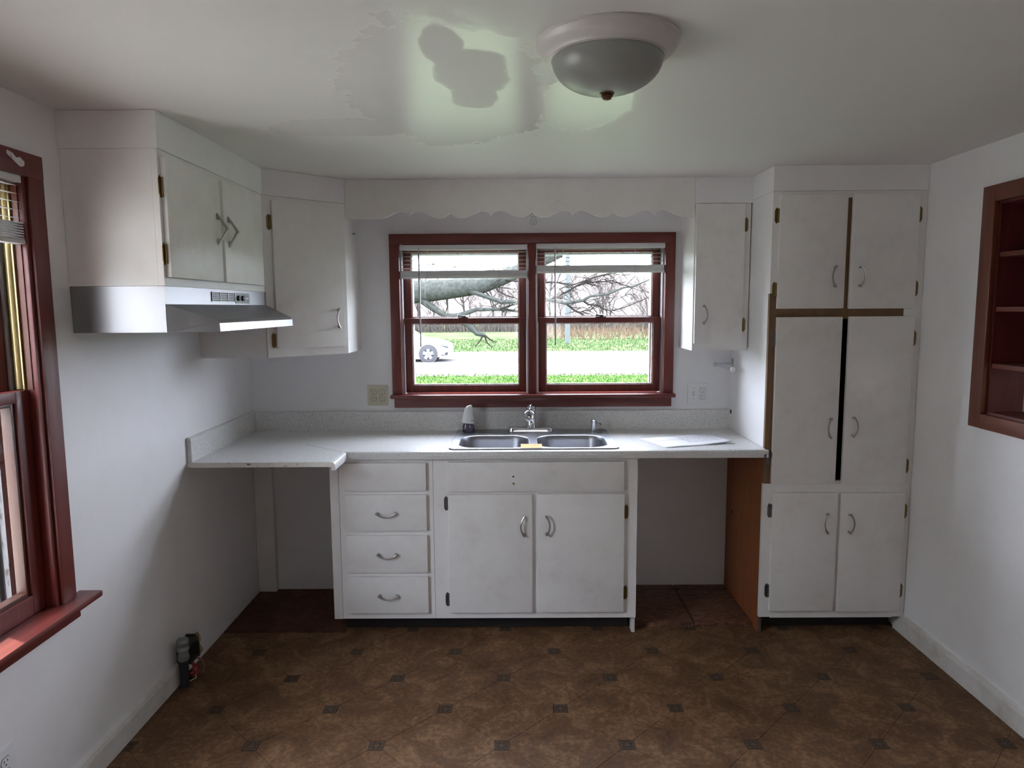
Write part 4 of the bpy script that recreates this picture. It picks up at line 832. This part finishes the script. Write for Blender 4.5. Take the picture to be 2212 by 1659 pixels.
for i in range(4): a, b = i * 4, i * 4 + 4; fs += [(a, a + 1, b + 1, b), (a + 2, a, b, b + 2), (a + 1, a + 3, b + 3, b + 1)]
fs += [(0, 2, 3, 1), (16, 17, 19, 18)]
cabn = MB().add(vs, fs).build('cabin', CARP, car)
for s_ in (-1, 1):
    for q in (((-1.62, 1.0), (-2.05, 1.33), (-2.5, 1.39), (-2.5, 1.0)), ((-2.56, 1.0), (-2.56, 1.39), (-3.15, 1.32), (-3.5, 1.02))):
        MB().prism([(CX + a, GZ + b) for a, b in q], lambda u, v, w: (u, CY + s_ * (.80 - (v - GZ - .95) * .42 + w), v), -.01, .008).build('side_window', CARG, cabn)
MB().add([(CX - 1.26, CY - .68, GZ + .985), (CX - 1.26, CY + .68, GZ + .985), (CX - 1.90, CY + .56, GZ + 1.385), (CX - 1.90, CY - .56, GZ + 1.385), (CX - 1.24, CY - .68, GZ + .99), (CX - 1.24, CY + .68, GZ + .99), (CX - 1.88, CY + .56, GZ + 1.40), (CX - 1.88, CY - .56, GZ + 1.40)], [(3, 2, 1, 0), (4, 5, 6, 7), (0, 1, 5, 4), (1, 2, 6, 5), (2, 3, 7, 6), (3, 0, 4, 7)]).build('windshield', CARG, cabn)
MB().prism([(-.12, -.035), (.02, -.06), (.05, .04), (-.1, .05)], lambda u, v, w: (CX - 1.72 + u, CY - .88 - w, GZ + 1.05 + v), 0, .14).build('side_mirror', CARP, car, .01)
for dx in (-.90, -3.55):
    for s_ in (-1, 1):
        wy = CY + s_ * .80
        MB().lathe([(.40, -.03), (.40, .10), (.385, .102), (.30, .09)][::-1] if False else [(.39, -.01), (.39, .094)], (CX + dx, wy, GZ + .34), 28, axis=1).build('wheel_arch', TYRE, car) if s_ > 0 else MB().lathe([(.39, -.094), (.39, .01)], (CX + dx, wy, GZ + .34), 28, axis=1).build('wheel_arch', TYRE, car)
        wh = MB().lathe([(.20, -.11), (.30, -.11), (.325, -.08), (.325, .08), (.30, .11), (.20, .11)], (CX + dx, wy, GZ + .335), 28, axis=1).build('wheel', TYRE, car, smooth=True)
        MB().lathe([(.215, -.02), (.215, .02)], (CX + dx, wy + s_ * .098, GZ + .335), 24, axis=1).build('rim', CLAMP, wh)
        for k in range(5):
            a = PI / 2 + 2 * PI * k / 5; c_, n_ = math.cos(a), math.sin(a)
            MB().prism([(-.045, .02), (.045, .02), (.065, .21), (-.065, .21)], lambda u, v, w: (CX + dx + v * c_ - u * n_, wy + s_ * (.118 + w), GZ + .335 + v * n_ + u * c_), 0, .012).build('spoke', RIM, wh)
for s_ in (-1, 1):
    MB().prism([(-.42, .66), (-.10, .60), (-.05, .52), (-.20, .55)], lambda u, v, w: (CX + u - .03, CY + s_ * (.86 + u * -.05 - .12 * (1 if u > -.15 else 0) + w), GZ + v + .05), -.12, .012).build('headlight', CLAMP, car)
    MB().prism([(-.42, .24), (-.12, .27), (-.10, .40), (-.26, .36)], lambda u, v, w: (CX + u, CY + s_ * (.80 - .05 * (1 if u > -.2 else 0) + w), GZ + v + .02), -.08, .012).build('fog_light', CLAMP, car)
    MB().prism([(-.9, 0), (-.62, .0), (-.64, -.012), (-.9, -.01)], lambda u, v, w: (CX + u + .02, CY + s_ * (.885 + w), GZ + .76 + v), -.02, .004).build('body_crease', CLAMP, car)
